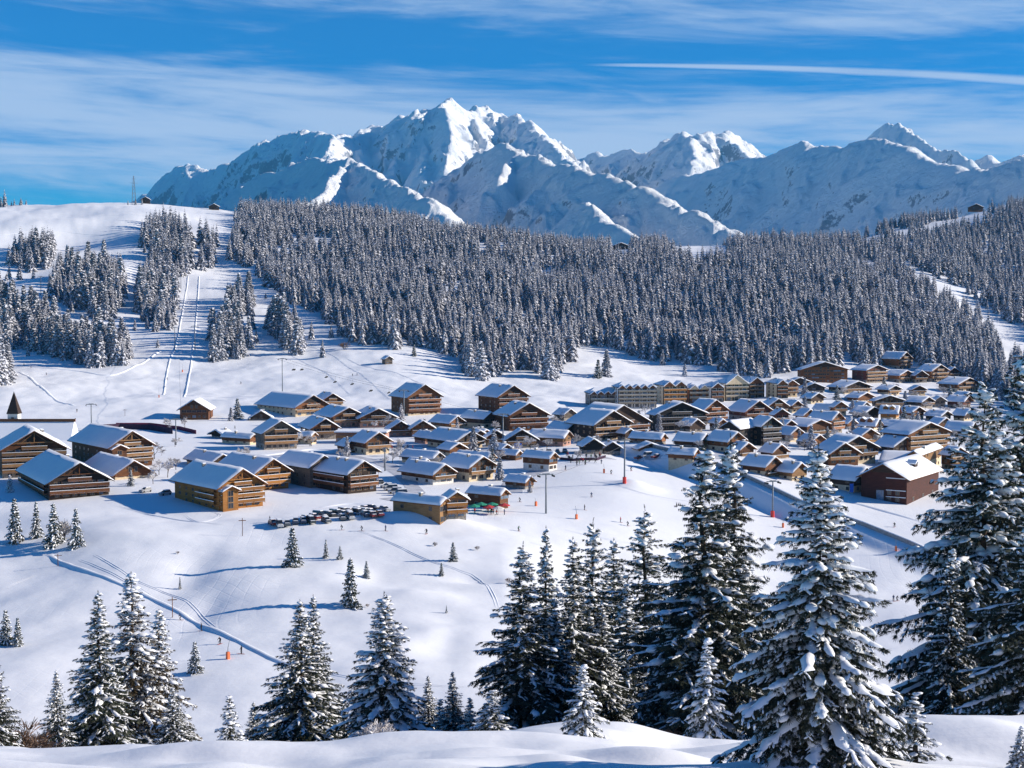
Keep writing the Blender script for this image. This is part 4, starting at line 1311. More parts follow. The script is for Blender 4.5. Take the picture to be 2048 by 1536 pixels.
# front porch gable for the larger chalets
def cross_gable(frac0, frac1, drop, wdk):
    def fn(T, Wd, Ld, He, Hr, X0, fh):
        w = (frac1 - frac0) * Wd; xa = frac0 * Wd
        h0 = He - drop; pit = .48; hr = h0 + pit * w / 2
        b = MB(); b.prism([(xa, -5), (xa + w, -5), (xa + w, h0), (xa + w / 2, hr), (xa, h0)], -2.0, -.004); b.v = [(x + X0, y, z) for x, y, z in b.v]
        child('porch_wall', b.mesh('porch_wall', WOODS[wdk]), T)
        b = MB(); b.prism([(x + xa, z) for x, z in roof_sec(w, h0 + .25, hr + .25, .7, .2)], -3.0, -.01); b.v = [(x + X0, y, z) for x, y, z in b.v]
        rf = child('porch_roof', b.mesh('porch_roof', WOODS['brown']), T)
        vs, fs = snow_roof(w, h0 + .25, hr + .25, .7, -3.0, -.01, .35, np.random.default_rng(3), 10, 8)
        child('snow_cover', new_mesh('snow_cover', [(x + xa + X0, y, z) for x, y, z in vs], fs, [SNOW], smooth=True), rf)
        for k in range(max(1, int(h0 / fh))):
            fr, pn = window_meshes(1.6, 1.5)
            o = child('window', fr, T, (xa + w / 2 + X0, -2.0, k * fh + .8)); child('pane', pn, o)
    return fn
def barn_front(T, Wd, Ld, He, Hr, X0, fh):
    b = MB(); b.box(-1.3, 1.3, -.08, -.01, 0, 4.2); o = child('door', b.mesh('door', GLASSB), T, (X0 + Wd * .42, 0, .2))
    b = MB(); b.box(-1.5, -1.303, -.1, -.01, 0, 4.4); b.box(1.303, 1.5, -.1, -.01, 0, 4.4); b.box(-1.5, 1.5, -.1, -.01, 4.403, 4.6); child('door_frame', b.mesh('door_frame', WOODS['dark']), o)
    for k, z in enumerate((fh * 1.0, fh * 2.0, He - .4)):
        b = MB(); b.box(X0 + Wd * .55, X0 + Wd - .3, -.12, -.01, z, z + .22); child('ledge', b.mesh('ledge', [SNOW]), T)
    for x in (.62, .8):
        for k in range(2):
            fr, pn = window_meshes(1.3, 1.2); o = child('window', fr, T, (X0 + Wd * x, 0, fh * k + .9)); child('pane', pn, o)
    for y in (.2, .5, .8):
        fr, pn = window_meshes(1.6, 1.3); o = child('window', fr, T, (X0 + Wd, Ld * y, .7), math.pi / 2); child('pane', pn, o)
def dormers(n, side=-1, wdk='brown', w=2.4):
    """little gabled dormers on the visible roof slope"""
    def fn(T, Wd, Ld, He, Hr, X0, fh):
        pit = (Hr - He) / (Wd / 2)
        for i in range(n):
            y = Ld * (i + .7) / (n + .4)
            x = Wd * .22 if side < 0 else Wd * .78
            z = He + .26 + min(x, Wd - x) * pit
            b = MB(); b.box(0, 2.6, -w / 2, w / 2, -.4, 1.15)
            b.add([(-.01, -w / 2, 1.15), (-.01, w / 2, 1.15), (-.01, 0, 1.9), (2.6, -w / 2, 1.15), (2.6, w / 2, 1.15), (2.6, 0, 1.9)], [(0, 2, 1), (3, 4, 5), (0, 3, 5, 2), (1, 2, 5, 4)])
            d = child('dormer', b.mesh('dormer', WOODS[wdk]), T, (x + X0 + (-1.0 if side < 0 else 1.0), y, z), 0 if side < 0 else math.pi)
            s_ = MB(); s_.add([(-.45, -w / 2 - .4, 1.05), (-.45, 0, 2.1), (-.45, w / 2 + .4, 1.05), (2.9, -w / 2 - .4, 1.05), (2.9, 0, 2.1), (2.9, w / 2 + .4, 1.05),
                               (-.4, -w / 2 - .4, 1.4), (-.4, 0, 2.5), (-.4, w / 2 + .4, 1.4), (2.9, -w / 2 - .4, 1.4), (2.9, 0, 2.5), (2.9, w / 2 + .4, 1.4)],
                              [(0, 1, 7, 6), (1, 2, 8, 7), (6, 7, 10, 9), (7, 8, 11, 10), (0, 6, 9, 3), (2, 5, 11, 8), (0, 3, 4, 1), (1, 4, 5, 2)])
            child('snow_cover', s_.mesh('snow_cover', SNOW), d)
    return fn

C = chalet
# --- left group
C(-95, 4, 127, 957, 906, 868, 'big brown chalet with long balcony rows, cut by the left edge', 24, 'brown', 'stone', detail=2, side_balc=False, chim=2)
C(150, 221, 300, 936, 897, 863, 'brown three storey chalet with lit balconies behind the dark one', 38, 'brown', 'stone', detail=2, baseh=0, extra=cross_gable(.0, .34, 1.0, 'brown'))
C(48, 98, 213, 1001, 968, 930, 'dark brown chalet lowest at the left, on open snow above four spruces', 30, 'dark', 'stone', baseh=0, detail=2, side_balc=True, rail='brown')
C(172, 230, 298, 960, 949, 921, 'low snow-roofed house squeezed between the dark chalet and the brown one', 36, 'brown', 'cream', balc=False, detail=1)
C(357, 360, 417, 839, 818, 797, 'wooden lift hut with a two-step snowy roof at the foot of the piste', 4, 'brown', 'stone', balc=False, baseh=0, detail=1, chim=0, cat='hut', name='wooden_hut',
  extra=lambda T, Wd, Ld, He, Hr, X0, fh: None)
C(356, 438, 521, 1022, 978, 943, 'honey-coloured wooden chalet with balconies, in front, lowest on the snow', 40, 'gold', 'cream', baseh=0, detail=2, side_balc=.45, rail='gold', chim=2, extra=cross_gable(.02, .36, 1.3, 'gold'))
C(440, 510, 573, 982, 949, 917, 'honey-coloured chalet standing behind the other honey-coloured one', 40, 'gold', 'cream', baseh=0, detail=2, rail='gold', chim=2)
C(376, 424, 462, 937, 926, 903, 'snow-covered low house behind the honey-coloured chalets', 38, 'dark', 'cream', balc=False)
C(560, 620, 668, 976, 937, 911, 'weathered grey-brown chalet right behind the honey-coloured pair', 40, 'grey', 'stone', baseh=0, detail=1, side_balc=True, rail='brown', balc=False)
C(630, 696, 749, 988, 950, 927, 'dark reddish brown chalet with three long balconies above the car park', 42, 'dark', 'stone', baseh=0, detail=2, side_balc=True, rail='brown', chim=2)
# --- hotels under the slope
C(519, 591, 654, 834, 816, 793, 'cream and brown hotel with wide snowy roof under the slope', 40, 'brown', 'cream', baseh=1.6, detail=1, chim=2)
C(632, 645, 684, 814, 802, 788, 'small brown gabled house behind the cream hotel', 20, 'brown', 'cream')
C(494, 501, 542, 841, 836, 823, 'little dark house left of the cream hotel', 10, 'dark', 'stone', balc=False)
C(604, 624, 674, 880, 858, 840, 'brown chalet with bright snow roof left of the pink terrace building', 22, 'brown', 'stone', detail=1)
C(636, 666, 724, 856, 835, 818, 'wide dark brown inn behind the pink terrace building', 28, 'brown', 'pink', detail=1)
C(708, 720, 790, 856, 838, 820, 'broad brown inn with double balconies right of the pink terrace building', 16, 'brown', 'pink', detail=1)
C(424, 450, 452, 878, 872, 862, 'dark end gable of the half-buried house on the piste edge', -50, 'dark', 'stone', balc=False, win=False)
C(446, 500, 512, 890, 878, 866, 'half-buried brown house with a bright snow roof on the piste edge', 58, 'brown', 'cream', balc=False)
C(514, 528, 592, 900, 868, 846, 'weathered house with wide eaves in the dip behind the piste edge', 26, 'grey', 'stone', detail=1)
C(590, 622, 630, 889, 874, 858, 'small cream house with a bright snowy roof beside the weathered one', 60, 'board', 'cream', balc=False)
C(707, 732, 777, 910, 886, 866, 'brown and cream chalet with blue-shaded roof in front of the pink terrace', 34, 'brown', 'cream', detail=1)
C(776, 780, 822, 874, 859, 844, 'low brown shop gable right of the pink terrace, left one', 14, 'brown', 'pink')
C(822, 824, 866, 874, 858, 842, 'low brown shop gable right of the pink terrace, right one', 14, 'brown', 'pink')
# --- middle
C(786, 816, 878, 832, 797, 773, 'orange-brown four storey chalet up the slope, left of a similar one', 30, 'orange', 'cream', baseh=.5, detail=1, rail='orange')
C(960, 996, 1052, 827, 796, 775, 'dark-sided brown chalet up the slope, right of the orange-brown one', 30, 'brown', 'cream', baseh=0, detail=1, rail='brown')
C(994, 1018, 1092, 862, 834, 810, 'tall brown chalet of many balconies below the two up the slope', 24, 'brown', 'cream', baseh=0, detail=1, rail='brown')
C(864, 899, 926, 862, 847, 833, 'small honey and cream chalet beside the dark-sided house', 40, 'orange', 'cream')
C(926, 967, 990, 858, 839, 823, 'cream house with a black side wall and snowy ridge', 45, 'dark', 'cream', balc=False)
C(858, 913, 962, 900, 883, 865, 'cream based chalet with dark gable in the village centre', 38, 'dark', 'cream', detail=1)
C(940, 948, 972, 886, 872, 860, 'narrow brown gable squeezed in the village centre', 16, 'brown', 'cream')
C(972, 974, 1010, 893, 876, 862, 'brown gable with pale plaster left of the blue banner', 12, 'brown', 'cream')
C(1013, 1014, 1070, 897, 880, 862, 'dark-timbered house carrying the blue banner', 12, 'dark', 'cream')
C(1060, 1126, 1140, 893, 877, 865, 'long pale pink shop building with bright snowy roof', 62, 'board', 'pink', balc=False, chim=1)
C(1096, 1130, 1158, 878, 862, 850, 'dark snow-roofed house behind the pink shop building', 38, 'dark', 'stone', balc=False)
C(1160, 1168, 1204, 908, 893, 880, 'dark timber gable with shop front by the snow bump, left one', 14, 'black', 'stone', balc=False)
C(1206, 1208, 1240, 908, 897, 886, 'low dark timber gable by the snow bump, right one', 10, 'black', 'stone', balc=False)
C(1048, 1098, 1113, 943, 919, 897, 'piste house with a wide snowy roof and white foot under brown boards', 52, 'brown', 'white', baseh=1.0, balc=False)
C(1003, 1031, 1039, 921, 911, 899, 'low brown shed with thick snow left of the white-footed piste house', 52, 'brown', 'brown' if False else 'stone', balc=False, baseh=0)
C(914, 976, 988, 932, 918, 902, 'snow-roofed house tucked behind the white chalet', 55, 'brown', 'cream', balc=False)
C(806, 866, 884, 930, 918, 901, 'low house with a pale snowy roof beside a frosted tree', 52, 'grey', 'cream', balc=False)
C(815, 846, 856, 936, 929, 920, 'annexe roof in front of the house with the frosted tree', 54, 'brown', 'cream', balc=False)
C(888, 938, 984, 964, 937, 917, 'white and brown chalet with a row of windows in the centre', 42, 'brown', 'cream', baseh=1.2, detail=1)
C(806, 866, 905, 970, 950, 932, 'long low chalet with white ground floor left of the white and brown one', 42, 'brown', 'white', baseh=1.0, detail=1)
C(1012, 1050, 1066, 979, 966, 951, 'low snow-laden house on the piste side with a tiny gable', 52, 'brown', 'stone', balc=False)
C(938, 1000, 1014, 1019, 993, 968, 'brown bar behind the parasol terrace', 55, 'brown', 'cream', baseh=0, balc=False, detail=1)
C(790, 880, 896, 1050, 1013, 983, 'wooden mountain restaurant with amber boards and a broad snow roof', 54, 'board', 'stone', baseh=0, balc=False, detail=1, win=True, rail='gold')
C(884, 892, 932, 1040, 1004, 979, 'gabled timber wing of the mountain restaurant with balconies', 22, 'orange', 'stone', detail=2, rail='gold')
# --- big dark blocks of the centre right
C(1142, 1190, 1292, 866, 838, 801, 'huge dark gabled residence behind the cream-balconied block', 34, 'dark', 'stone', baseh=0, detail=1, rail='brown', Y=600)
C(1152, 1188, 1256, 884, 852, 826, 'cream-balconied dark apartment chalet in front of the huge gabled residence', 34, 'dark', 'cream', baseh=.6, detail=1, rail='board')
C(1302, 1312, 1408, 862, 832, 809, 'black timber residence with very wide gable', 18, 'black', 'stone', baseh=0, detail=1, rail='grey')
C(1380, 1406, 1450, 848, 823, 801, 'orange-brown chalet with lit balconies right of the black residence', 32, 'orange', 'stone', detail=1, rail='orange')
C(1460, 1490, 1538, 842, 824, 804, 'red-brown chalet with blue shaded roof in the row', 30, 'red', 'stone', detail=1, rail='brown')
C(1548, 1549, 1576, 852, 831, 813, 'little red gable at the end of the row', 14, 'red', 'stone')
C(1524, 1536, 1572, 834, 814, 798, 'brown gable behind the little red one', 20, 'brown', 'stone')
C(1572, 1584, 1602, 826, 812, 801, 'small brown house above the little red gable', 30, 'brown', 'cream')
C(1446, 1478, 1516, 892, 860, 838, 'black modern block with a sunlit snow slope roof', -36, 'black', 'stone', baseh=0, balc=True, rail='grey', chim=0)
C(1502, 1522, 1557, 892, 855, 836, 'second black modern block with a pointed gable', 30, 'black', 'stone', baseh=0, balc=True, rail='grey', chim=0)
C(1262, 1320, 1330, 889, 879, 861, 'orange-brown house with pale snowy roof at the road', 58, 'orange', 'stone', balc=False)
C(1272, 1278, 1322, 904, 898, 888, 'half-sunk low shed roof beside the road', 12, 'brown', 'stone', balc=False, chim=0)
C(1352, 1400, 1416, 898, 884, 868, 'brown house with a steep snowy roof above the road', 55, 'brown', 'stone', balc=False)
C(1338, 1386, 1396, 926, 911, 895, 'snow slab roof of a house right at the road wall', 58, 'brown', 'cream', balc=False)
C(1418, 1455, 1486, 906, 884, 864, 'snowy roofed house behind the tall spruce pair', 38, 'brown', 'cream', balc=False)
C(1487, 1530, 1560, 952, 934, 915, 'stepped brown house with stacked snow roofs, lower one', 40, 'brown', 'cream')
C(1523, 1545, 1572, 916, 905, 890, 'stepped brown house with stacked snow roofs, upper one', 36, 'brown', 'cream')
C(1558, 1584, 1612, 962, 945, 928, 'pale house half hidden behind the nearest spruce', 40, 'board', 'cream', balc=False)
# --- right hand slope
C(1598, 1602, 1692, 766, 742, 731, 'long dark brown hall with a thin snow roof at the forest edge', 8, 'brown', 'stone', baseh=0, balc=False, detail=1, chim=0)
C(1764, 1798, 1820, 739, 719, 707, 'topmost chalet, standing above the others against the forest', 42, 'brown', 'stone', detail=1)
C(1706, 1732, 1770, 766, 743, 734, 'red-brown chalet at the left of the top row', 34, 'red', 'stone', detail=1)
C(1772, 1798, 1824, 766, 752, 743, 'small lit chalet in the middle of the top row', 40, 'orange', 'stone')
C(1826, 1830, 1853, 766, 752, 743, 'narrow chalet gable right of the middle of the top row', 16, 'brown', 'stone')
C(1836, 1862, 1893, 764, 744, 732, 'brown chalet with shining snow roof in the top row', 38, 'brown', 'stone', detail=1)
C(1893, 1898, 1916, 757, 744, 735, 'last little house of the top row', 20, 'red', 'stone')
C(1880, 1915, 1955, 785, 770, 759, 'brown chalet below the right end of the top row', 38, 'brown', 'cream', detail=1)
C(1602, 1606, 1648, 788, 777, 768, 'low dark cottage below the long hall', 10, 'black', 'white', balc=False)
C(1572, 1576, 1620, 774, 766, 757, 'dark cottage gable left of the long hall', 12, 'dark', 'stone', balc=False)
C(1660, 1688, 1738, 788, 776, 767, 'dark chalet in the middle of the second row', 30, 'dark', 'cream')
C(1756, 1776, 1798, 791, 780, 773, 'small dark cottage under the middle of the top row', 38, 'dark', 'cream')
C(1820, 1824, 1850, 790, 780, 773, 'small cottage with brown gable beside a snow mound', 14, 'brown', 'cream')
C(1746, 1750, 1804, 818, 803, 794, 'wide dark chalet in the third row', 12, 'dark', 'stone')
C(1812, 1842, 1864, 816, 805, 796, 'dark chalet with long snowy roof in the third row', 42, 'dark', 'stone')
C(1866, 1868, 1890, 815, 803, 795, 'small grey gable in the third row', 12, 'grey', 'stone', balc=False)
C(1896, 1926, 1940, 818, 804, 794, 'reddish cottage at the right end of the third row', 50, 'red', 'stone', balc=False)
C(1628, 1657, 1669, 828, 820, 809, 'low house with a snow roof above the orange-brown gable', 50, 'brown', 'cream', balc=False)
C(1662, 1668, 1692, 830, 815, 802, 'bright orange-lit gable in the third row', 18, 'orange', 'cream')
C(1706, 1730, 1756, 838, 826, 816, 'small dark house behind frosted bushes', 40, 'dark', 'stone', balc=False)
C(1762, 1792, 1797, 845, 828, 815, 'honey wooden house with two dormers', 66, 'gold', 'cream', balc=False, extra=dormers(2, -1, 'gold'))
C(1853, 1880, 1900, 844, 833, 824, 'low black cottage with a smooth snowy roof', 42, 'black', 'cream', balc=False)
C(1908, 1928, 1946, 842, 831, 820, 'low cottage at the right end beside the huge spruces', 42, 'dark', 'cream', balc=False)
C(1620, 1662, 1683, 868, 842, 826, 'tall orange-brown chalet in the fourth row', 44, 'orange', 'stone', detail=1, rail='orange')
C(1576, 1614, 1658, 868, 854, 842, 'brown chalet with wide snowy roof left of the tall orange-brown one', 34, 'brown', 'stone', detail=1)
C(1684, 1695, 1712, 858, 848, 840, 'small lit gable right of the tall orange-brown chalet', 28, 'orange', 'cream')
C(1714, 1748, 1760, 860, 852, 840, 'snow-roofed house with two small dormers in the fourth row', 56, 'brown', 'cream', balc=False, extra=dormers(2))
C(1762, 1796, 1806, 860, 852, 843, 'dark low house behind the large chalet with balconies', 54, 'dark', 'stone', balc=False)
C(1770, 1816, 1891, 908, 872, 850, 'large brown chalet with four balcony rows and a small front gable', 32, 'brown', 'stone', detail=2, baseh=0)
C(1754, 1786, 1828, 908, 894, 877, 'dark front wing of the large chalet with four balcony rows', 32, 'dark', 'stone', baseh=0, balc=False)
C(1893, 1936, 1950, 874, 862, 847, 'dark house with a flat snow roof beside the huge spruces', 54, 'dark', 'stone', balc=False)
C(1640, 1672, 1748, 928, 902, 876, 'long dark chalet with a shaded roof behind the brown gabled one', 30, 'dark', 'cream', baseh=.8)
C(1648, 1657, 1714, 931, 910, 889, 'brown gabled chalet with lit balcony right of the nearest spruce top', 20, 'brown', 'stone', baseh=0, detail=1)
C(1766, 1840, 1848, 942, 928, 909, 'house with a pink-white flat snow roof behind the red barn', 68, 'dark', 'stone', balc=False, chim=0)
C(1822, 1838, 1880, 948, 914, 897, 'cream house with balconies and bright snow roof behind the red barn', -30, 'board', 'cream', baseh=1.5, detail=1)
C(1884, 1900, 1930, 940, 912, 899, 'brown house between the cream one and the huge spruces', 30, 'brown', 'stone')
C(1662, 1708, 1742, 986, 961, 938, 'low chalet with blue-shaded roof left of the red barn', 42, 'dark', 'cream', baseh=1.0, balc=False, detail=1)
C(1727, 1813, 1872, 1010, 962, 934, 'red-brown barn-like house with a sunlit white roof at the road', -34, 'red', 'stone', baseh=0, balc=False, chim=0, detail=1, win=False,
  extra=lambda *a: (dormers(1, 1, 'dark', 3.0)(*a), barn_front(*a)))
for row in (
    (1606, 1622, 1646, 808, 797, 788, 'small dark cottage filling the gap below the low dark one', 34, 'dark', 'cream'),
    (1696, 1716, 1744, 806, 796, 787, 'cottage with a snowy roof below the dark chalet of the second row', 36, 'brown', 'cream'),
    (1700, 1722, 1738, 824, 815, 806, 'low frosted cottage above the small dark house', 40, 'grey', 'cream'),
    (1800, 1822, 1846, 838, 826, 816, 'brown cottage between the honey house and the low black cottage', 36, 'brown', 'cream'),
    (1858, 1874, 1902, 862, 850, 838, 'brown cottage at the upper right corner of the large balconied chalet', 32, 'brown', 'stone'),
    (1906, 1924, 1948, 806, 796, 786, 'little dark cottage next to the huge spruces, second row', 34, 'dark', 'stone'),
    (1592, 1606, 1630, 846, 832, 820, 'brown chalet gable above the wide snowy roof', 30, 'brown', 'cream'),
    (1556, 1580, 1604, 884, 870, 858, 'snowy cottage right of the second black block', 36, 'brown', 'cream'),
    (1600, 1622, 1648, 896, 884, 872, 'low brown cottage behind the nearest spruce tip', 36, 'brown', 'stone'),
    (1704, 1722, 1752, 884, 872, 860, 'brown cottage left of the large balconied chalet', 32, 'brown', 'cream'),
    (1360, 1380, 1404, 866, 852, 840, 'brown annexe in front of the black timber residence', 34, 'dark', 'stone'),
    (1420, 1436, 1452, 862, 848, 836, 'small brown house between the black residence and the black block', 30, 'brown', 'stone'),
    (1556, 1570, 1590, 866, 852, 840, 'red-brown cottage under the little red gable', 28, 'red', 'stone'),
    (1110, 1128, 1150, 842, 830, 820, 'blue-shaded low roof left of the huge gabled residence', 36, 'grey', 'stone'),
    (940, 958, 984, 884, 872, 862, 'brown house wedged behind the cream based chalet', 34, 'brown', 'cream'),
    (880, 900, 930, 912, 900, 889, 'snowy brown house in front of the cream based chalet', 36, 'brown', 'cream'),
    (985, 1003, 1022, 912, 900, 890, 'small brown house left of the blue banner', 36, 'brown', 'cream'),
    (676, 690, 716, 906, 893, 882, 'low shop house before the pink terrace', 30, 'brown', 'pink'),
    (830, 850, 872, 888, 876, 866, 'small brown shop behind the cream based chalet', 34, 'brown', 'pink'),
    (1236, 1250, 1268, 880, 868, 858, 'dark annexe right of the cream-balconied block', 30, 'dark', 'stone'),
    (1462, 1480, 1506, 912, 900, 888, 'snowy low roof under the black modern blocks', 36, 'brown', 'stone')):
    C(*row[:9], row[9], balc=(row[2] - row[1] > 24))

# --- apartment blocks with saw-tooth gables
def apartments(uL, uR, vb, vt, th, nfl, ng, label, wallm, railm='board', depth=14, side=True, gab=.82, dm=None):
    p = place(uL, vb)
    aR, _ = ray(uR, vb)
    t = R(th); c, s = math.cos(t), math.sin(t)
    Wd = (aR * p.y - p.x) / (c - aR * s)
    H = (v2t(vt) - v2t(vb)) * p.y
    fh = H / nfl
    T = thing('apartment_block', label, 'apartment block', tuple(p), t)
    b = MB(); b.box(0, Wd, 0, depth, -6, H); child('wall', b.mesh('wall', wallm), T)
    gw = Wd / ng
    gh = gw * .42 * gab
    b = MB(); b.prism([(-.8, H - .1), (Wd + .8, H - .1), (Wd + .8, H + .15), (-.8, H + .15)], -.5, depth + .8)
    # a long ridge roof running along the facade
    b2 = MB(); b2.add([(-.9, -.9, H + .16), (Wd + .9, -.9, H + .16), (Wd - 4, depth / 2, H + .16 + depth * .21), (4, depth / 2, H + .16 + depth * .21), (-.9, depth + .9, H + .16), (Wd + .9, depth + .9, H + .16)],
                      [(0, 1, 2, 3), (3, 2, 5, 4), (0, 3, 4), (1, 5, 2)])
    rf = child('roof', b2.mesh('roof', WOODS['dark']), T)
    b3 = MB(); b3.add([(x, y, z + .35) for x, y, z in b2.v], b2.f); child('snow_cover', b3.mesh('snow_cover', SNOW), rf)
    for g in range(ng):
        xa = g * gw
        b = MB(); b.prism([(xa + .1, H - .3), (xa + gw - .1, H - .3), (xa + gw / 2, H + gh)], -.9, depth * .42)
        d = child('dormer', b.mesh('dormer', dm or WOODS['brown']), T)
        sec = [(xa - .15, H - .35), (xa + gw / 2, H + gh + .02), (xa + gw + .15, H - .35), (xa + gw + .12, H + .12), (xa + gw / 2, H + gh + .5), (xa - .12, H + .12)]
        b = MB(); b.prism(sec, -1.5, depth * .43); child('snow_cover', b.mesh('snow_cover', SNOW), d)
    nb = max(2, min(int(Wd / 4.2), 90 // nfl))
    for k in range(nfl):
        z = k * fh
        if k:
            b = MB(); b.box(.1, Wd - .1, -1.3, -.004, z - .15, z, 0); b.box(.1, Wd - .1, -1.3, -1.22, z + .1, z + .95, 0); b.box(.08, Wd - .08, -1.33, -1.19, z + .953, z + 1.06, 1)
            child('balcony', b.mesh('balcony', [WOODS[railm], SNOW]), T)
        for i in range(nb):
            fr, pn = window_meshes(2.0, 1.9, (i * 7 + k) % 4 == 0)
            o = child('window', fr, T, (Wd * (i + .5) / nb, 0, z + .3)); child('pane', pn, o)
    for i in range(nb + 1):
        x = min(max(Wd * i / nb, .12), Wd - .12)
        b = MB(); b.box(x - .1, x + .1, -1.18, -.006, 0, H - .35); child('partition', b.mesh('partition', WOODS['dark']), T)
    if side:
        for k in range(nfl):
            fr, pn = window_meshes(1.2, 1.3)
            for y in (.3, .7):
                o = child('window', fr, T, (0, depth * y, k * fh + .8), -math.pi / 2); child('pane', pn, o)
    return T
apartments(1236, 1312, 815, 776, 8, 5, 5, 'long grey apartment block with five saw-tooth gables in the back row', PLASTER['white'], 'beige')
apartments(1180, 1250, 812, 788, 8, 2, 5, 'low long block with small saw-tooth gables in front of the grey one', PLASTER['stone'], 'beige')
apartments(1326, 1372, 809, 772, 16, 4, 2, 'cream apartment block with two steep gables and sunny balconies', PLASTER['cream'], 'gold', dm=WOODS['orange'])
apartments(1378, 1418, 806, 778, 10, 3, 2, 'brown and cream apartment block, second right of the grey one', WOODS['orange'], 'beige', dm=PLASTER['cream'])
apartments(1422, 1446, 805, 775, 14, 3, 1, 'narrow single-gabled apartment block in the back row', PLASTER['white'], 'orange')
apartments(1450, 1496, 802, 768, 18, 4, 1, 'tall cream apartment block under one wide gable', PLASTER['cream'], 'beige', dm=PLASTER['cream'])
apartments(1498, 1527, 797, 766, 14, 4, 1, 'dark balconied single-gable block near the right end of the back row', PLASTER['stone'], 'board')
apartments(1553, 1574, 797, 768, 16, 4, 1, 'plastered end block with a plain side wall in the back row', PLASTER['cream'], 'brown')
C(1566, 1572, 1594, 794, 772, 762, 'orange tower-like house at the right end of the apartment row', 20, 'orange', 'cream', name='chalet')

# --- pink terrace building with flat snow roof
p = place(672, 886)
T = thing('terrace_building', 'long pink-fronted terrace building with flat snow roof below the brown inns', 'restaurant', tuple(p), R(-4))
Wd = 100 / F * p.y; H = 20 / F * p.y
b = MB(); b.box(0, Wd, 0, 10, -4, H); child('wall', b.mesh('wall', PLASTER['pink']), T)
b = MB(); b.box(-.8, Wd + .8, -.8, 10.5, H + .003, H + .3); rf = child('roof', b.mesh('roof', WOODS['brown']), T)
b = MB(); b.box(-.7, Wd + .7, -.7, 10.4, H + .303, H + .85); child('snow_cover', b.mesh('snow_cover', SNOW), rf)
for i in range(7):
    fr, pn = window_meshes(1.9, 1.9, i % 2 == 0); o = child('window', fr, T, (Wd * (i + .5) / 7, 0, .5)); child('pane', pn, o)
b = MB(); b.box(.2, Wd - .2, -1.6, -.004, H * .55, H * .55 + .15); b.box(.2, Wd - .2, -1.6, -1.5, H * .55 + .153, H * .55 + 1.1); child('balcony', b.mesh('balcony', WOODS['board']), T)

# --- the church: long nave roof in sun, steeple at the left edge
p = place(10, 880)
T = thing('church', 'church with a long sunlit snow roof and a dark pointed spire at the left edge', 'church', tuple(p), 0.0)
q = F / p.y
w = 130 / q; zr = 32 / q; ze = 4 / q
b = MB(); b.box(-14, w * .93, 8, 15, -6, ze); child('wall', b.mesh('wall', PLASTER['cream']), T)
b = MB(); b.add([(-16, 0, ze - 3), (w, 0, ze - 3), (w * .93, 13, zr), (-16, 13, zr), (w * .93, 15, zr - 1), (-16, 15, zr - 1), (w, 16, ze - 3), (-16, 16, ze - 3)], [(0, 1, 2, 3), (3, 2, 4, 5), (1, 6, 4, 2), (5, 4, 6, 7)])
rf = child('roof', b.mesh('roof', SNOW), T)
b = MB(); b.box(-16, w * .93 + .5, 12.6, 13.3, zr + .02, zr + 1.2); child('ridge_board', b.mesh('ridge_board', WOODS['brown']), rf)
sx = -7 / q
b = MB(); b.box(sx - 2.2, sx + 2.2, 14, 18.4, -3, zr + 34 / q * .45); st = child('steeple', b.mesh('steeple', PLASTER['white']), T)
zt = zr + 34 / q * .45; hs_ = 46 / q
b = MB(); b.add([(sx - 2.6, 13.6, zt), (sx + 2.6, 13.6, zt), (sx + 2.6, 18.8, zt), (sx - 2.6, 18.8, zt), (sx, 16.2, zt + hs_)], [(0, 1, 4), (1, 2, 4), (2, 3, 4), (3, 0, 4), (3, 2, 1, 0)]); child('spire', b.mesh('spire', WOODS['dark']), st)
b = MB(); b.box(sx - .6, sx + .6, 13.9, 13.98, zt - 3.4, zt - 1.4); child('belfry_opening', b.mesh('belfry_opening', GLASS), st)

# ------------------------------------------------------------------ frosted leafless trees and bushes
def bare_proto(seed, H, spread, levels=4, thick=.06, m=None, stems=1, tw=.05):
    r = random.Random(seed)
    b = MB(); tr = MB()
    def grow(p, d, L, w, lv):
        q = p + d * L
        (tr if lv >= levels - 1 else b).beam(p, q, w, 0, 3, w * .6)
        if lv <= 0: return
        n = r.choice([3, 4, 4]) if lv > 1 else 5
        for i in range(n):
            nd = (d + Vector((r.gauss(0, spread), r.gauss(0, spread), r.gauss(.12, spread * .6)))).normalized()
            st = p + d * L * r.uniform(.45, 1.0)
            grow(st, nd, L * r.uniform(.58, .8), max(w * .55, tw * .5), lv - 1)
    for k in range(stems):
        a = r.uniform(0, 6.28)
        d = Vector((math.cos(a) * .35, math.sin(a) * .35, 1)).normalized() if stems > 1 else Vector((.03, .02, 1)).normalized()
        grow(Vector((math.cos(a) * .15 * (stems > 1), math.sin(a) * .15 * (stems > 1), -.3)), d, H * .34, thick * H * .35, levels)
    return dict(H=H, trunk=tr.mesh('trunk', BARK), crown=b.mesh('crown', m or TWIG))
BT = [bare_proto(1, 9, .46, 5, tw=.11), bare_proto(2, 8, .52, 5, tw=.11), bare_proto(3, 10, .42, 5, tw=.12)]
BU = [bare_proto(5, 3, .5, 3, .05, None, 9, .08), bare_proto(6, 3, .6, 3, .03, TWIGB, 7, .03)]
def put_bare(pr, p, H, label, name='leafless_tree', cat='tree', group=None, wid=1.0):
    t = thing(name, label, cat, (p[0], p[1], p[2]), random.uniform(0, 6.28), group)
    s = H / pr['H']; t.scale = (s * wid, s * wid, s)
    child('trunk' if cat == 'tree' else 'stems', pr['trunk'], t); child('crown', pr['crown'], t)
    return t
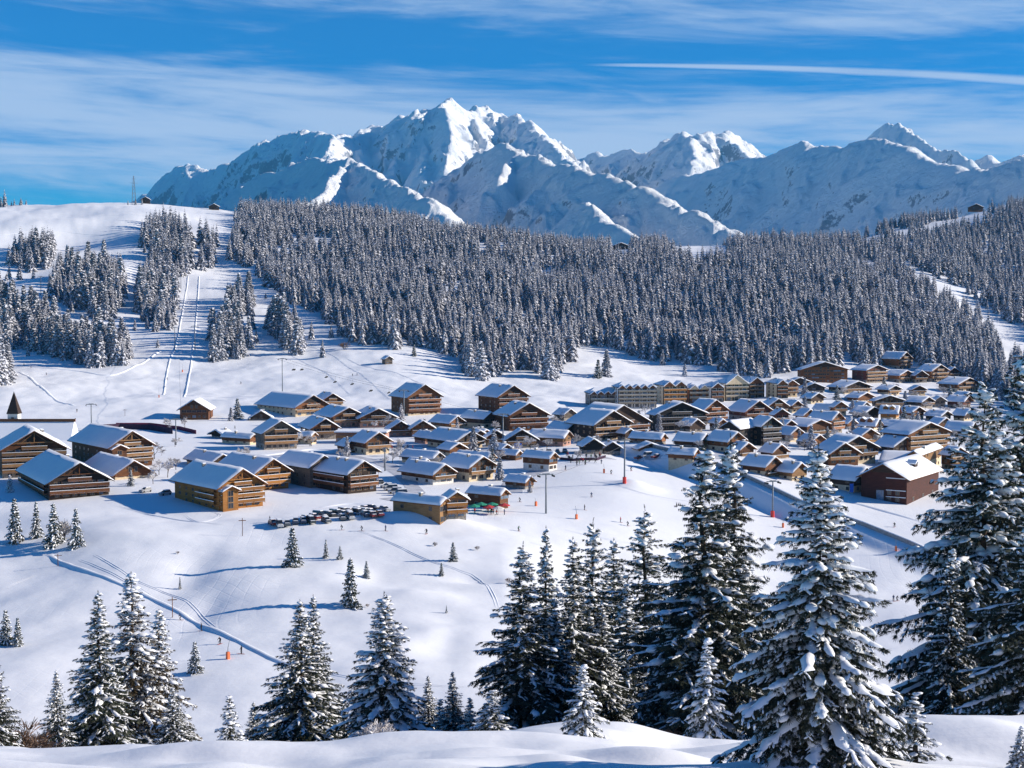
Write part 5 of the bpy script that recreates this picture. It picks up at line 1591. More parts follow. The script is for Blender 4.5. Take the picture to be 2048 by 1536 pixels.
# two spare words for each: where it stands
VB = [(318, 950, 914, 'white-frosted tree beside the brown chalet, left of the shadowed lift mast'), (335, 955, 910, 'biggest white-frosted tree in the thicket left of the honey-coloured chalets'),
      (352, 940, 905, 'white-frosted tree at the back of the thicket left of the honey-coloured chalets'), (306, 968, 935, 'low frosted tree at the left foot of the thicket'), (360, 962, 930, 'frosted tree touching the snow roof left of the honey-coloured chalets'),
      (785, 925, 893, 'frosted tree on the road right of the brown and cream chalet'), (800, 918, 890, 'second frosted tree on the road beside the pale snowy roof'), (768, 935, 905, 'frosted tree beside the dark mast on the road'),
      (870, 936, 905, 'frosted tree in front of the pale snowy roof'), (1110, 850, 828, 'frosted tree between the dark chalet and the huge residence'), (1125, 842, 824, 'smaller frosted tree left of the huge gabled residence'),
      (1395, 900, 872, 'frosted tree at the foot of the black residence'), (1590, 862, 830, 'greyish frosted tree right of the little red gable'), (1575, 850, 822, 'frosted tree behind the little red gable'),
      (1715, 840, 815, 'dark frosted tree beside the small dark house'), (1728, 842, 816, 'second frosted tree beside the small dark house'), (1800, 925, 900, 'frosted tree before the large chalet with four balcony rows'),
      (1850, 820, 796, 'frosted tree in the third row of houses'), (1700, 880, 855, 'frosted tree below the small lit gable'), (1755, 890, 862, 'frosted tree left of the large chalet with four balcony rows'),
      (1480, 770, 745, 'frosted tree behind the tall cream block'), (1290, 830, 806, 'frosted tree between the block and the black residence'), (1905, 905, 880, 'frosted tree right of the large chalet with four balcony rows'),
      (720, 940, 918, 'frosted tree on the slope over the dark reddish chalet'), (1540, 900, 872, 'frosted tree under the second black block')]
for i, (u, vb, vt, lab) in enumerate(VB):
    p = place(u, vb); put_bare(BT[i % 3], p, (v2t(vt) - v2t(vb)) * p.y, lab, wid=1.15)
BB = [(124, 1080, 1022, 'tall bare bush between the third and fourth spruce', 0), (1018, 1166, 1148, 'brown bare bush at the left side of the grove', 1), (955, 1100, 1086, 'faint bare bush on the slope below the bar', 1),
      (1035, 1130, 1116, 'bare bush up the slope from the grove', 1), (355, 1108, 1098, 'little bare bush on the open slope below the honey-coloured chalet', 1), (870, 1092, 1080, 'small pale bush right of the small spruce', 0),
      (690, 700, 672, 'brownish bare bush at the forest edge', 1), (735, 1214, 1203, 'small brown bush beside the long-shadowed spruce', 1)]
for u, vb, vt, lab, k in BB:
    p = place(u, vb); put_bare(BU[k], p, max(.6, (v2t(vt) - v2t(vb)) * p.y), lab, 'bush', 'bush')
for u, Y, H, lab, k, w in ((18, 66, 3.4, 'big brown leafless bush at the left edge near the bottom', 1, 1.3), (60, 70, 2.6, 'brown leafless bush with fine twigs right of the big one at the left edge', 1, 1.2), (752, 48.5, 1.1, 'snow-smothered bush at the foot of the snow-loaded spruce', 0, 1.6),
                           (150, 49, .7, 'dry twigs poking out of the foreground snow under the lower left group', 1, 1.0), (205, 48.5, .55, 'dry grass stalks in the foreground snow, right of the dry twigs', 1, .8), (1330, 80, 2.0, 'brown brushwood at the foot of the tallest pair', 1, 1.6)):
    a = (u - 1024) / F; x = a * Y; put_bare(BU[k], (x, Y, float(ground(x, Y))), H, lab, 'bush', 'bush', None, w)

# spruces between the houses
VS = [(475, 838, 796, 'snowy spruce right of the wooden lift hut'), (462, 842, 815, 'short spruce beside the snowy one by the wooden lift hut'), (985, 935, 896, 'dark snowy spruce before the narrow shed in the village centre'), (1000, 960, 915, 'spruce right of the white and brown chalet'),
      (262, 972, 940, 'small spruce in front of the low roof between the left chalets'), (1318, 872, 828, 'snowy spruce in front of the black timber residence'), (1674, 800, 770, 'frosted spruce behind the bright orange-lit gable'), (1810, 812, 782, 'pale frosted spruce in the third row of houses'),
      (1808, 850, 812, 'dark spruce right of the honey wooden house'), (1836, 856, 824, 'spruce left of the low black cottage'), (1655, 880, 852, 'spruce in front of the tall orange-brown chalet'), (1610, 822, 792, 'spruce above the little red gable'), (1768, 780, 752, 'small spruce between the cottages of the second row'),
      (1370, 752, 728, 'single spruce behind the cream block with two gables'), (1432, 868, 835, 'spruce between the orange-brown chalet and the black block'), (1060, 985, 962, 'tiny dark cypress-like fir on the piste side'), (1900, 800, 770, 'spruce right of the cottages in the third row'),
      (1705, 828, 800, 'spruce in the middle of the third row of houses'), (1875, 905, 868, 'spruce at the right corner of the large balconied chalet'), (20, 985, 950, 'low spruce at the left corner of the dark brown chalet'), (1760, 870, 838, 'spruce left of the roof of the large balconied chalet'), (1508, 830, 806, 'small spruce behind the red-brown chalet'),
      (555, 662, 612, 'upper one of two lone spruces above the hotels'), (594, 708, 632, 'lower one of two lone spruces above the hotels'), (828, 712, 688, 'tiny spruce left of the forest edge beside the small hut'), (1213, 752, 700, 'wide snowy spruce of the pair on the slope behind the grey block'), (1196, 755, 718, 'smaller spruce of the pair on the slope behind the grey block')]
for i, (u, vb, vt, lab) in enumerate(VS):
    p = place(u, vb); put_spruce(FP[i % 4] if i % 2 else MP[i % 3], p, (v2t(vt) - v2t(vb)) * p.y, lab, None, None, 1.15)

rb_ = random.Random(3)
for (u0, u1, v0, v1, n, where, grp) in ((1560, 1950, 775, 905, 60, 'low frosted bush between the houses of the right hand slope', 'frosted bushes on the right hand slope'), (640, 1240, 835, 930, 34, 'low frosted bush between the houses of the village centre', 'frosted bushes in the village centre'), (300, 640, 850, 960, 14, 'low frosted bush among the left hand chalets', 'frosted bushes among the left hand chalets'), (1250, 1560, 800, 900, 22, 'low frosted bush among the dark residences', 'frosted bushes among the dark residences')):
    for i in range(n):
        u = rb_.uniform(u0, u1); v = rb_.uniform(v0, v1); p = place(u, v)
        if rb_.random() < .18: put_spruce(FP[i % 4], p, rb_.uniform(6, 11), where.replace('low frosted bush', 'frosted spruce'), grp.replace('bushes', 'spruces'), None, 1.1)
        elif rb_.random() < .40: put_bare(BU[0], p, rb_.uniform(1.6, 3.2), where, 'bush', 'bush', grp, 1.3)
        else: put_bare(BT[rb_.randrange(3)], p, rb_.uniform(4.5, 8.5), where.replace('low frosted bush', 'frosted leafless tree'), 'leafless_tree', 'tree', grp.replace('bushes', 'trees'), 1.2)
# ------------------------------------------------------------------ snow banks, paths and ski tracks
def strip_on_ground(name, pts, width, height, m=None, kind='structure', closed=False, label=None, cat=None, step=2.0, twin=None, lift=0.02, seed=0):
    P = [place(u, v) for u, v in pts]
    Q = []
    n = len(P)
    for i in range(n - 1):
        p0, p1, p2, p3 = P[max(i - 1, 0)], P[i], P[i + 1], P[min(i + 2, n - 1)]
        L = (p2 - p1).length; k = max(2, int(L / step))
        for j in range(k):
            t = j / k
            Q.append(0.5 * ((2 * p1) + (-p0 + p2) * t + (2 * p0 - 5 * p1 + 4 * p2 - p3) * t * t + (-p0 + 3 * p1 - 3 * p2 + p3) * t ** 3))
    Q.append(P[-1])
    vs = []; fs = []; off = 0
    prof = [(-1, -.12), (-.55, .55), (0, 1), (.55, .55), (1, -.12)]
    for tw in (twin or [0]):
        for i, q in enumerate(Q):
            a = Q[max(i - 1, 0)]; c = Q[min(i + 1, len(Q) - 1)]
            d = (c - a); d.z = 0; d.normalize(); nrm = Vector((-d.y, d.x, 0))
            fade = min(1, i / 4, (len(Q) - 1 - i) / 4) if height > 0 else 1
            wob = 1 + .3 * float(vnoise(np.array([i * .35]), np.array([seed + .5]), 6)[0])
            for s, h in prof:
                x = q.x + nrm.x * (s * width * .5 * wob + tw); y = q.y + nrm.y * (s * width * .5 * wob + tw)
                vs.append((x, y, float(ground(x, y)) + (h * height * fade * wob if height > 0 else 0) + lift))
        m_ = len(prof)
        for i in range(len(Q) - 1):
            for j in range(m_ - 1):
                a = off + i * m_ + j
                fs.append((a, a + m_, a + m_ + 1, a + 1))
        off = len(vs)
    o = link(name, new_mesh(name, vs, fs, [m or SNOW], smooth=True))
    tag(o, label, cat, None, kind)
    return o
BANKS = [([(98, 1108), (130, 1128), (240, 1168), (340, 1215), (440, 1265), (545, 1318), (640, 1345)], 2.2, .9),
         ([(376, 552), (364, 630), (352, 690), (336, 735), (326, 790)], 1.8, .9), ([(398, 552), (392, 640), (383, 720), (368, 795)], 1.8, .9),
         ([(60, 735), (150, 742), (235, 748), (325, 700)], 3.0, 1.0), ([(0, 752), (40, 745), (100, 790), (150, 812)], 3.0, .8),
         ([(1245, 905), (1300, 925), (1380, 965)], 2.0, .5), ([(470, 905), (540, 915), (640, 918), (740, 930)], 4.0, 1.8), ([(640, 1015), (700, 1008), (770, 1012)], 2.5, 1.0), ([(1690, 1000), (1760, 1020), (1850, 1045)], 3.0, .8),
         ([(420, 905), (520, 912), (620, 900), (700, 903)], 3.0, 1.2), ([(1300, 895), (1345, 912), (1400, 925)], 2.0, .9)]
for i, (pts, w, h) in enumerate(BANKS):
    strip_on_ground('snow_bank', pts, w * .8, h * .45, seed=i * 3)
TRACKS = [[(718, 1062), (790, 1090), (860, 1122), (920, 1142), (960, 1162), (985, 1188), (995, 1215)], [(160, 1120), (230, 1150), (300, 1190)], [(190, 1110), (270, 1160), (370, 1200), (430, 1255)],
          [(235, 1012), (300, 1030), (370, 1042), (450, 1050)], [(395, 1018), (440, 1030), (400, 1045), (370, 1030)], [(0, 1180), (70, 1150)], [(1180, 962), (1280, 985), (1390, 1005), (1520, 1035)], [(1130, 1060), (1250, 1085), (1400, 1100)],
          [(1060, 1085), (1150, 1110), (1210, 1112)], [(600, 1330), (700, 1355), (850, 1370), (980, 1378)], [(480, 700), (600, 690), (690, 730), (780, 800)], [(690, 715), (760, 740), (900, 790)], [(560, 700), (640, 740), (700, 790)], [(300, 560), (330, 620)],
          [(40, 640), (120, 660), (300, 670), (420, 655)], [(60, 440), (200, 432), (380, 446)], [(0, 470), (120, 462), (280, 465)]]
for i, pts in enumerate(TRACKS):
    strip_on_ground('ski_track', pts, .34, .07, twin=[-.35, .35], seed=i, step=2.5)
for pts, w in (([(1090, 935), (1030, 965), (1020, 985)], 7), ([(500, 930), (600, 905), (760, 925), (830, 985), (770, 1000)], 6), ([(1210, 918), (1140, 905), (1000, 905), (840, 892), (700, 900)], 9), ([(1300, 905), (1420, 915), (1500, 885), (1620, 880), (1760, 900)], 7), ([(1575, 800), (1700, 796), (1900, 792)], 7), ([(1560, 880), (1700, 845), (1880, 850)], 6)):
    strip_on_ground('road', pts, w, 0, m=ASPH, lift=.05, step=4)

# road wall along the pistes
def wall_line(pts, h, thick, name, label, cat, m, step=3.0, cap=True, side=1.0, posts=0, parts=('wall_body', 'snow_cover')):
    T = None; Q = []
    for i in range(len(pts) - 1):
        a = Vector(pts[i]); b = Vector(pts[i + 1]); k = max(1, int((b - a).length / step))
        Q += [a.lerp(b, j / k) for j in range(k)]
    Q.append(Vector(pts[-1]))
    z0 = float(ground(Q[0].x, Q[0].y))
    T = thing(name, label, cat, (Q[0].x, Q[0].y, z0))
    def rib(off0, off1, za, zb):
        vs = []; fs = []
        for i, q in enumerate(Q):
            d = (Q[min(i + 1, len(Q) - 1)] - Q[max(i - 1, 0)]).normalized(); n = Vector((-d.y, d.x)) * side
            g = float(ground(q.x, q.y))
            for o_, z_ in ((off0, za), (off1, za), (off1, zb), (off0, zb)):
                vs.append((q.x + n.x * o_ - Q[0].x, q.y + n.y * o_ - Q[0].y, g + z_ - z0))
        for i in range(len(Q) - 1):
            for j in range(4):
                a = i * 4 + j; b = i * 4 + (j + 1) % 4
                fs.append((a, b, b + 4, a + 4))
        fs += [(3, 2, 1, 0), tuple(len(vs) - 4 + k for k in range(4))]
        return vs, fs
    v, f = rib(0, thick, -1.0, h); child(parts[0], new_mesh(parts[0], v, f, [m]), T)
    if cap:
        v, f = rib(-.06, thick + .06, h + .003, h + .28); child(parts[1], new_mesh(parts[1], v, f, [SNOW], smooth=False), T)
    return T
wall_line([(x + 2.0, y) for x, y in BANK[1:]], 1.3, .5, 'retaining_wall', 'long low road wall with snow on top along the right of the pistes', 'wall', CONCR)

# safety net by the piste foot, at the left
NETM = plain('dark_net', (0.05, 0.03, 0.05), .9, .1, .3)
NETR = plain('maroon_net', (0.16, 0.03, 0.06), .9, .1, .3)
q = [place(u, v) for u, v in ((175, 862), (240, 858), (300, 860), (345, 868))]
wall_line([(p.x, p.y) for p in q], 2.6, .12, 'safety_fence', 'dark curved safety fence at the foot of the left piste', 'fence', NETM, cap=False, parts=('net', ''))
q = [place(u, v) for u, v in ((232, 853), (300, 853), (360, 860), (392, 868))]
wall_line([(p.x, p.y) for p in q], 1.8, .12, 'safety_fence', 'maroon safety fence behind the dark one at the foot of the left piste', 'fence', NETR, cap=False, parts=('net', ''))

# ------------------------------------------------------------------ lifts
def lift_tower(u, vb, vt, label, pad=None, arm=2.6, rz=0.3, w=.32, kind='T', group=None):
    p = place(u, vb); H = (v2t(vt) - v2t(vb)) * p.y
    T = thing('lift_tower', label, 'lift tower', tuple(p), rz, group)
    b = MB(); b.beam((0, 0, -1), (0, 0, H), w, 0, 8, w * .7); child('mast', b.mesh('mast', STEEL, True), T)
    b = MB(); b.box(-arm, arm, -.14, .14, H - .3, H, 0); b.box(-arm * .5, arm * .5, -.1, .1, H + .003, H + .2, 0); child('cross_arm', b.mesh('cross_arm', STEEL), T)
    for sx in (-arm, arm):
        b = MB(); b.box(sx - .12, sx + .12, -1.3, 1.3, H - .62, H - .40, 0)
        for k in (-1.0, -.35, .35, 1.0):
            b.beam((sx - .16, k, H - .7), (sx + .16, k, H - .7), .2, 0, 8)
        child('wheel_train', b.mesh('wheel_train', RUBBER), T)
    if pad:
        b = MB(); b.beam((0, 0, -.2), (0, 0, 2.0), w + .35, 0, 10); child('padding', b.mesh('padding', pad), T)
    return T, p, H, arm, rz
LT = [(1092, 1027, 948, 'tall lift tower standing in the open on the piste right of the bar', None), (1249, 966, 880, 'lift tower with a red padded foot at the top of the piste', REDP), (1545, 1034, 962, 'lift tower with a red padded foot between the tallest pair and the nearest spruce', REDP),
      (770, 942, 896, 'slim dark mast on the road right of the dark reddish chalet', None), (1006, 896, 828, 'lift tower among the roofs of the village centre', None), (352, 890, 838, 'lift tower rising left of the honey-coloured chalets', None), (808, 838, 780, 'lift tower in front of the orange-brown four storey chalet', None),
      (565, 792, 717, 'tall lift tower alone on the slope above the cream hotel', None), (183, 858, 808, 'lift tower at the piste foot above the brown three storey chalet', None), (390, 700, 652, 'lift tower in the cleared swath, right one', None), (350, 702, 655, 'lift tower in the cleared swath, left one', None),
      (82, 590, 553, 'small lift tower on the upper left slope', None), (362, 578, 553, 'small lift tower at the upper end of the swath', None), (1648, 742, 722, 'little lift tower above the long dark brown hall', None)]
TW = [lift_tower(u, vb, vt, lab, pad, rz=(.3 if i not in (3,) else .3), w=.30, arm=(1.2 if i == 3 else 2.3)) for i, (u, vb, vt, lab, pad) in enumerate(LT)]
CABM = plain('cable_steel', (0.08, 0.08, 0.09), .6, .4)
def cable(i, j, label, side=1, sag=.03, chairs=0, what='cable'):
    T0, p0, H0, a0, r0 = TW[i]; T1, p1, H1, a1, r1 = TW[j]
    A = Vector((p0.x + side * a0 * math.cos(r0), p0.y + side * a0 * math.sin(r0), p0.z + H0 - .45))
    B = Vector((p1.x + side * a1 * math.cos(r1), p1.y + side * a1 * math.sin(r1), p1.z + H1 - .45))
    L = (B - A).length; n = 14
    b = MB(); pts = []
    for k in range(n + 1):
        t = k / n; q = A.lerp(B, t); q.z -= sag * L * 4 * t * (1 - t) * .35; pts.append(q)
    for k in range(n): b.beam(pts[k] - A, pts[k + 1] - A, .05, 0, 3)
    o = link('cable', b.mesh('cable', CABM), None, tuple(A)); tag(o, label, 'cable')
    for c in range(chairs):
        t = (c + .6) / (chairs + .2); k = int(t * n); q = pts[k]
        ch = thing('lift_chair', 'empty chair hanging on the lift line above the hotels', 'lift chair', tuple(q), random.uniform(-.3, .3) + 1.0, 'chairs hanging on the lift line')
        child('hanger', HANG, ch); child('seat', SEATM, ch); child('backrest', BACKM, ch)
b = MB(); b.beam((0, 0, 0), (0, 0, -2.4), .05, 0, 4); b.beam((-1.0, 0, -2.4), (1.0, 0, -2.4), .05, 0, 4); HANG = b.mesh('hanger', STEEL)
b = MB(); b.box(-1.1, 1.1, -.1, .5, -3.1, -2.95); b.box(-1.1, 1.1, .503, .56, -3.4, -2.9); SEATM = b.mesh('seat', RUBBER)
b = MB(); b.box(-1.1, 1.1, -.18, -.1, -3.1, -2.45); BACKM = b.mesh('backrest', RUBBER)
cable(7, 6, 'right hand lift rope from the lone slope tower down to the orange-brown chalet', 1, chairs=4)
cable(7, 6, 'left hand lift rope from the lone slope tower down to the orange-brown chalet', -1, chairs=3)
cable(6, 4, 'lift rope from the orange-brown chalet tower into the village centre', 1)
cable(9, 12, 'lift rope running up the cleared swath', 1)
cable(5, 10, 'lift rope from the honey-coloured chalets up to the cleared swath', 1, chairs=0)
cable(1, 2, 'lift rope along the right hand piste', 1)
cable(0, 1, 'lift rope between the two big piste towers', 1)

# power pylon on the bald crest
p = place(268, 409); H = 58 / F * p.y
T = thing('power_pylon', 'lattice power pylon on the bald crest at the upper left', 'pylon', (p.x, p.y, p.z - 1), .4)
b = MB(); w0 = 2.6; w1 = .35
cs = [(1, 1), (1, -1), (-1, -1), (-1, 1)]
lv = [0, .18, .34, .48, .6, .7, .79, .87, .94, 1]
for (sx, sy) in cs: b.beam((sx * w0, sy * w0, 0), (sx * w1, sy * w1, H), .16, 0, 4)
for k in range(len(lv) - 1):
    ra = w0 + (w1 - w0) * lv[k]; rb = w0 + (w1 - w0) * lv[k + 1]
    for i in range(4):
        (ax, ay), (bx, by) = cs[i], cs[(i + 1) % 4]
        b.beam((ax * ra, ay * ra, lv[k] * H), (bx * rb, by * rb, lv[k + 1] * H), .09, 0, 3); b.beam((bx * ra, by * ra, lv[k] * H), (ax * rb, ay * rb, lv[k + 1] * H), .09, 0, 3)
child('lattice', b.mesh('lattice', STEEL), T)
for z in (.62, .76, .9):
    b = MB(); b.beam((-5.0 + 2 * abs(z - .76) * 8, 0, z * H), (5.0 - 2 * abs(z - .76) * 8, 0, z * H), .16, 0, 4); child('cross_arm', b.mesh('cross_arm', STEEL), T)

# snow lances with orange pads, marker poles
def lance(u, vb, vt, label, m=ORANGEP, pad_h=1.3, name='snow_lance'):
    p = place(u, vb); H = (v2t(vt) - v2t(vb)) * p.y
    T = thing(name, label, 'snow lance' if name == 'snow_lance' else 'pole', tuple(p), random.uniform(0, 3))
    b = MB(); b.beam((0, 0, -.4), (0, 0, H * .55), .07, 0, 5); b.beam((0, 0, H * .55), (.5, 0, H), .06, 0, 5, .04); child('pole', b.mesh('pole', STEEL), T)
    if m:
        b = MB(); b.box(-.30, .30, -.30, .30, 0, pad_h); b.box(-.26, .26, -.26, .26, pad_h + .003, pad_h + .15); child('padding', b.mesh('padding', m), T)
for u, vb, vt, lab in ((456, 1318, 1278, 'orange padded snow lance beside the skiers on the lower left slope'), (1153, 1038, 1012, 'orange padded snow lance left of the large tower foot, near the skiers'), (1792, 1102, 1078, 'thin snow lance with a red pad at the right of the pistes'),
                       (1208, 946, 928, 'orange padded snow lance left of the lift tower with the red foot'), (1072, 1012, 996, 'pink-red padded lance beside the tall tower on the piste'), (1566, 1055, 1030, 'orange padded lance right of the red-footed tower in the grove gap'),
                       (365, 744, 728, 'orange pad beside the lift track above the piste foot'), (318, 795, 775, 'snow lance left of the lift track at the piste foot')):
    lance(u, vb, vt, lab)
for u, vb, vt, lab in ((485, 1072, 1036, 'thin telegraph pole with a crossbar in the white field left of the car park'), (345, 1235, 1194, 'thin marker pole on the lower left slope above the snow bank'), (116, 1132, 1108, 'short net pole at the top end of the long snow bank'), (250, 832, 818, 'thin pole on the piste above the dark fence')):
    p = place(u, vb); H = (v2t(vt) - v2t(vb)) * p.y
    T = thing('pole', lab, 'pole', tuple(p), .3)
    b = MB(); b.beam((0, 0, -.4), (0, 0, H), .09, 0, 5); child('mast', b.mesh('mast', WOODS['brown']), T)
    b = MB(); b.box(-1.0, 1.0, -.06, .06, H * .84, H * .88); child('crossbar', b.mesh('crossbar', WOODS['brown']), T)

# ------------------------------------------------------------------ cars
def car_proto(colr, van=False):
    m = plain('car_paint', colr, .35, .5, .05)
    h0, h1 = (.55, 1.0) if not van else (.55, 1.25)
    L = 4.2 if not van else 4.8; roof = 1.5 if not van else 2.0
    sec = [(-L / 2, .35), (-L / 2 + .1, .25), (L / 2 - .1, .25), (L / 2, .4), (L / 2, .75), (L / 2 - .9, .95), (L / 2 - 1.0, .96), (-L / 2 + .25, .98), (-L / 2, .8)]
    vs = []; n = len(sec)
    for y, k in ((-.88, .94), (-.80, 1.0), (.80, 1.0), (.88, .94)):
        for x, z in sec: vs.append((x * k, y, .25 + (z - .25) * k))
    fs = [tuple(range(n - 1, -1, -1)), tuple(range(3 * n, 4 * n))]
    for j in range(3):
        fs += [(j * n + i, j * n + (i + 1) % n, (j + 1) * n + (i + 1) % n, (j + 1) * n + i) for i in range(n)]
    body = new_mesh('body', vs, fs, [m])
    cb = MB(); x0, x1, x2, x3 = -L / 2 + .15, -L / 2 + .5, L / 2 - 1.9, L / 2 - 1.05
    if van: x2, x3 = L / 2 - 1.5, L / 2 - .8
    cb.add([(x0, -.78, .97), (x3, -.78, .97), (x3, .78, .97), (x0, .78, .97), (x1, -.62, roof - .06), (x2, -.62, roof - .06), (x2, .62, roof - .06), (x1, .62, roof - .06)], [(0, 1, 5, 4), (1, 2, 6, 5), (2, 3, 7, 6), (3, 0, 4, 7)])
    win = cb.mesh('windows', GLASS)
    rb = MB(); rb.box(x1 - .03, x2 + .03, -.65, .65, roof - .06, roof, 0); rb.box(x1 + .03, x2 - .03, -.6, .6, roof + .003, roof + .14, 1); rb.box(L / 2 - .85, L / 2 - .15, -.6, .6, .93, .99, 1)
    rf = rb.mesh('roof', [m, SNOW])
    wb = MB(); wb.beam((0, -.1, 0), (0, .1, 0), .32, 0, 10); wh = wb.mesh('wheel', RUBBER)
    return body, win, rf, wh, L
CARS = [car_proto((.02, .022, .028)), car_proto((.10, .11, .12)), car_proto((.30, .31, .33)), car_proto((.03, .05, .10)), car_proto((.22, .03, .03)), car_proto((.05, .06, .06), True), car_proto((.5, .5, .5), True)]
def put_car(x, y, rz, label, group, k):
    body, win, rf, wh, L = CARS[k]
    z = float(ground(x, y))
    T = thing('parked_car', label, 'car', (x, y, z + .03), rz, group)
    child('body', body, T); child('windows', win, T); child('roof', rf, T)
    for sx in (-L / 2 + .75, L / 2 - .8):
        for sy in (-.82, .82): child('wheel', wh, T, (sx, sy, .32))
cn = ['black', 'dark grey', 'silver', 'dark blue', 'dark red', 'black van', 'pale van']
rc = random.Random(5)
ROWS = [((545, 1052), (760, 1030), 15, 'front row of the car park below the honey-coloured chalets'), ((600, 1042), (770, 1022), 13, 'middle row of the car park below the honey-coloured chalets'), ((640, 1034), (745, 1020), 8, 'rear row of the car park below the honey-coloured chalets'),
        ((748, 962), (800, 992), 7, 'row of cars right of the dark reddish chalet'), ((1278, 916), (1312, 918), 3, 'cars parked on the road by the shed'), ((690, 899), (800, 893), 11, 'cars parked along the village street by the pink terrace'), ((1020, 910), (1130, 905), 8, 'cars lined up behind the white-footed piste house'), ((1600, 875), (1680, 882), 6, 'cars between the houses of the right hand slope'), ((290, 985), (330, 990), 3, 'cars half buried by the dark brown chalet')]
for (u0, v0), (u1, v1), n, where in ROWS:
    A = place(u0, v0); B = place(u1, v1)
    ang = math.atan2(B.y - A.y, B.x - A.x)
    for i in range(n):
        if rc.random() < .2: continue
        t = i / max(1, n - 1); q = A.lerp(B, t)
        k = rc.choice([0, 1, 1, 3, 2, 4, 5, 6, 6, 2, 1])
        first = 'leftmost ' if i == 0 else ('rightmost ' if i == n - 1 else '')
        put_car(q.x, q.y + rc.uniform(-1.6, 1.6), ang - math.pi / 2 + rc.uniform(-.2, .2), f'{first}{cn[k]}{"" if "van" in cn[k] else " car"}, {where}', where, k)

# ------------------------------------------------------------------ people
def person_mesh(pose, jacket, legs, hat):
    J = {'stand': dict(hip=(0, 0, .92), chest=(.02, 0, 1.32), neck=(.03, 0, 1.48), head=(.05, 0, 1.63), kl=(.05, .12, .5), fl=(0, .13, .06), kr=(.05, -.12, .5), fr=(0, -.13, .06), el=(.02, .32, 1.12), hl=(.22, .34, .98), er=(.02, -.32, 1.12), hr=(.22, -.34, .98)),
         'ski': dict(hip=(-.16, 0, .80), chest=(.10, 0, 1.16), neck=(.18, 0, 1.30), head=(.26, 0, 1.43), kl=(.16, .14, .46), fl=(0, .15, .06), kr=(.16, -.14, .46), fr=(0, -.15, .06), el=(.14, .38, .98), hl=(.42, .34, .95), er=(.14, -.38, .98), hr=(.42, -.34, .95)),
         'walk': dict(hip=(0, 0, .92), chest=(.04, 0, 1.32), neck=(.05, 0, 1.48), head=(.08, 0, 1.62), kl=(.22, .10, .52), fl=(.30, .10, .06), kr=(-.08, -.10, .5), fr=(-.34, -.10, .10), el=(-.12, .30, 1.12), hl=(.02, .30, .9), er=(.14, -.30, 1.12), hr=(.32, -.30, 1.0))}[pose]
    names = ['hip', 'chest', 'neck', 'head', 'kl', 'fl', 'kr', 'fr', 'el', 'hl', 'er', 'hr']
    vs = [J[n] for n in names]
    vs += [(J['head'][0] + .02, 0, J['head'][2] + .12), (J['fl'][0] + .16, J['fl'][1], .04), (J['fr'][0] + .16, J['fr'][1], .04), (J['chest'][0], .17, J['chest'][2] + .08), (J['chest'][0], -.17, J['chest'][2] + .08), (J['hip'][0], .10, J['hip'][2] - .05), (J['hip'][0], -.10, J['hip'][2] - .05)]
    es = [(0, 1), (1, 2), (2, 3), (3, 12), (0, 17), (17, 4), (4, 5), (5, 13), (0, 18), (18, 6), (6, 7), (7, 14), (1, 15), (15, 8), (8, 9), (1, 16), (16, 10), (10, 11)]
    rad = [.16, .18, .07, .10, .085, .07, .085, .07, .065, .055, .065, .055, .09, .06, .06, .09, .09, .12, .12]
    me = bpy.data.meshes.new('person_skeleton'); me.from_pydata(vs, es, [])
    ob = bpy.data.objects.new('person_skeleton', me); COL.objects.link(ob)
    md = ob.modifiers.new('skin', 'SKIN')
    for i, r_ in enumerate(rad): me.skin_vertices[0].data[i].radius = (r_, r_)
    me.skin_vertices[0].data[0].use_root = True
    ob.modifiers.new('sub', 'SUBSURF').levels = 1
    dg = bpy.context.evaluated_depsgraph_get()
    out = bpy.data.meshes.new_from_object(ob.evaluated_get(dg))
    bpy.data.objects.remove(ob); out.name = 'person'
    out.materials.clear()
    for m_ in (jacket, legs, hat, SKINM, RUBBER): out.materials.append(m_)
    hx, hz_ = J['head'][0], J['head'][2]
    for pl in out.polygons:
        c = pl.center
        d = math.hypot(c.x - hx, c.z - hz_)
        if c.z < .16: k = 4
        elif c.z > J['neck'][2] + .05: k = 2 if (c.z > hz_ + .03 or c.x < hx - .02) else 3
        elif c.z < J['hip'][2] + .02 and abs(c.y) < .26: k = 1
        else: k = 0
        pl.material_index = k; pl.use_smooth = True
    hands = (Vector(J['hl']), Vector(J['hr']), Vector(J['fl']), Vector(J['fr']))
    return out, hands
SKINM = plain('skin', (.45, .26, .18), .6)
def cl(n, c): return plain(n, c, .8, .2, .1)
CLO = [(cl('black_jacket', (.015, .015, .02)), cl('dark_trousers', (.02, .02, .025))), (cl('navy_jacket', (.02, .04, .12)), cl('grey_trousers', (.06, .06, .07))), (cl('red_jacket', (.42, .03, .03)), cl('black_trousers', (.012, .012, .015))), (cl('green_jacket', (.03, .14, .07)), cl('brown_trousers', (.07, .045, .03)))]
HAT = cl('dark_hat', (.03, .03, .035))
jn = ['black', 'navy', 'red', 'green']
PM = {}
for pose in ('stand', 'ski', 'walk'):
    for k, (a, b_) in enumerate(CLO): PM[(pose, k)] = person_mesh(pose, a, b_, HAT)
b = MB(); b.box(-.75, .78, -.045, .045, 0, .02); b.add([(.78, -.045, 0), (.78, .045, 0), (.98, -.03, .10), (.98, .03, .10)], [(0, 1, 3, 2)]); SKI = b.mesh('ski', CLO[2][0])
b = MB(); b.beam((0, 0, 0), (-.45, 0, -.95), .015, 0, 4); POLE = b.mesh('ski_pole', RUBBER)
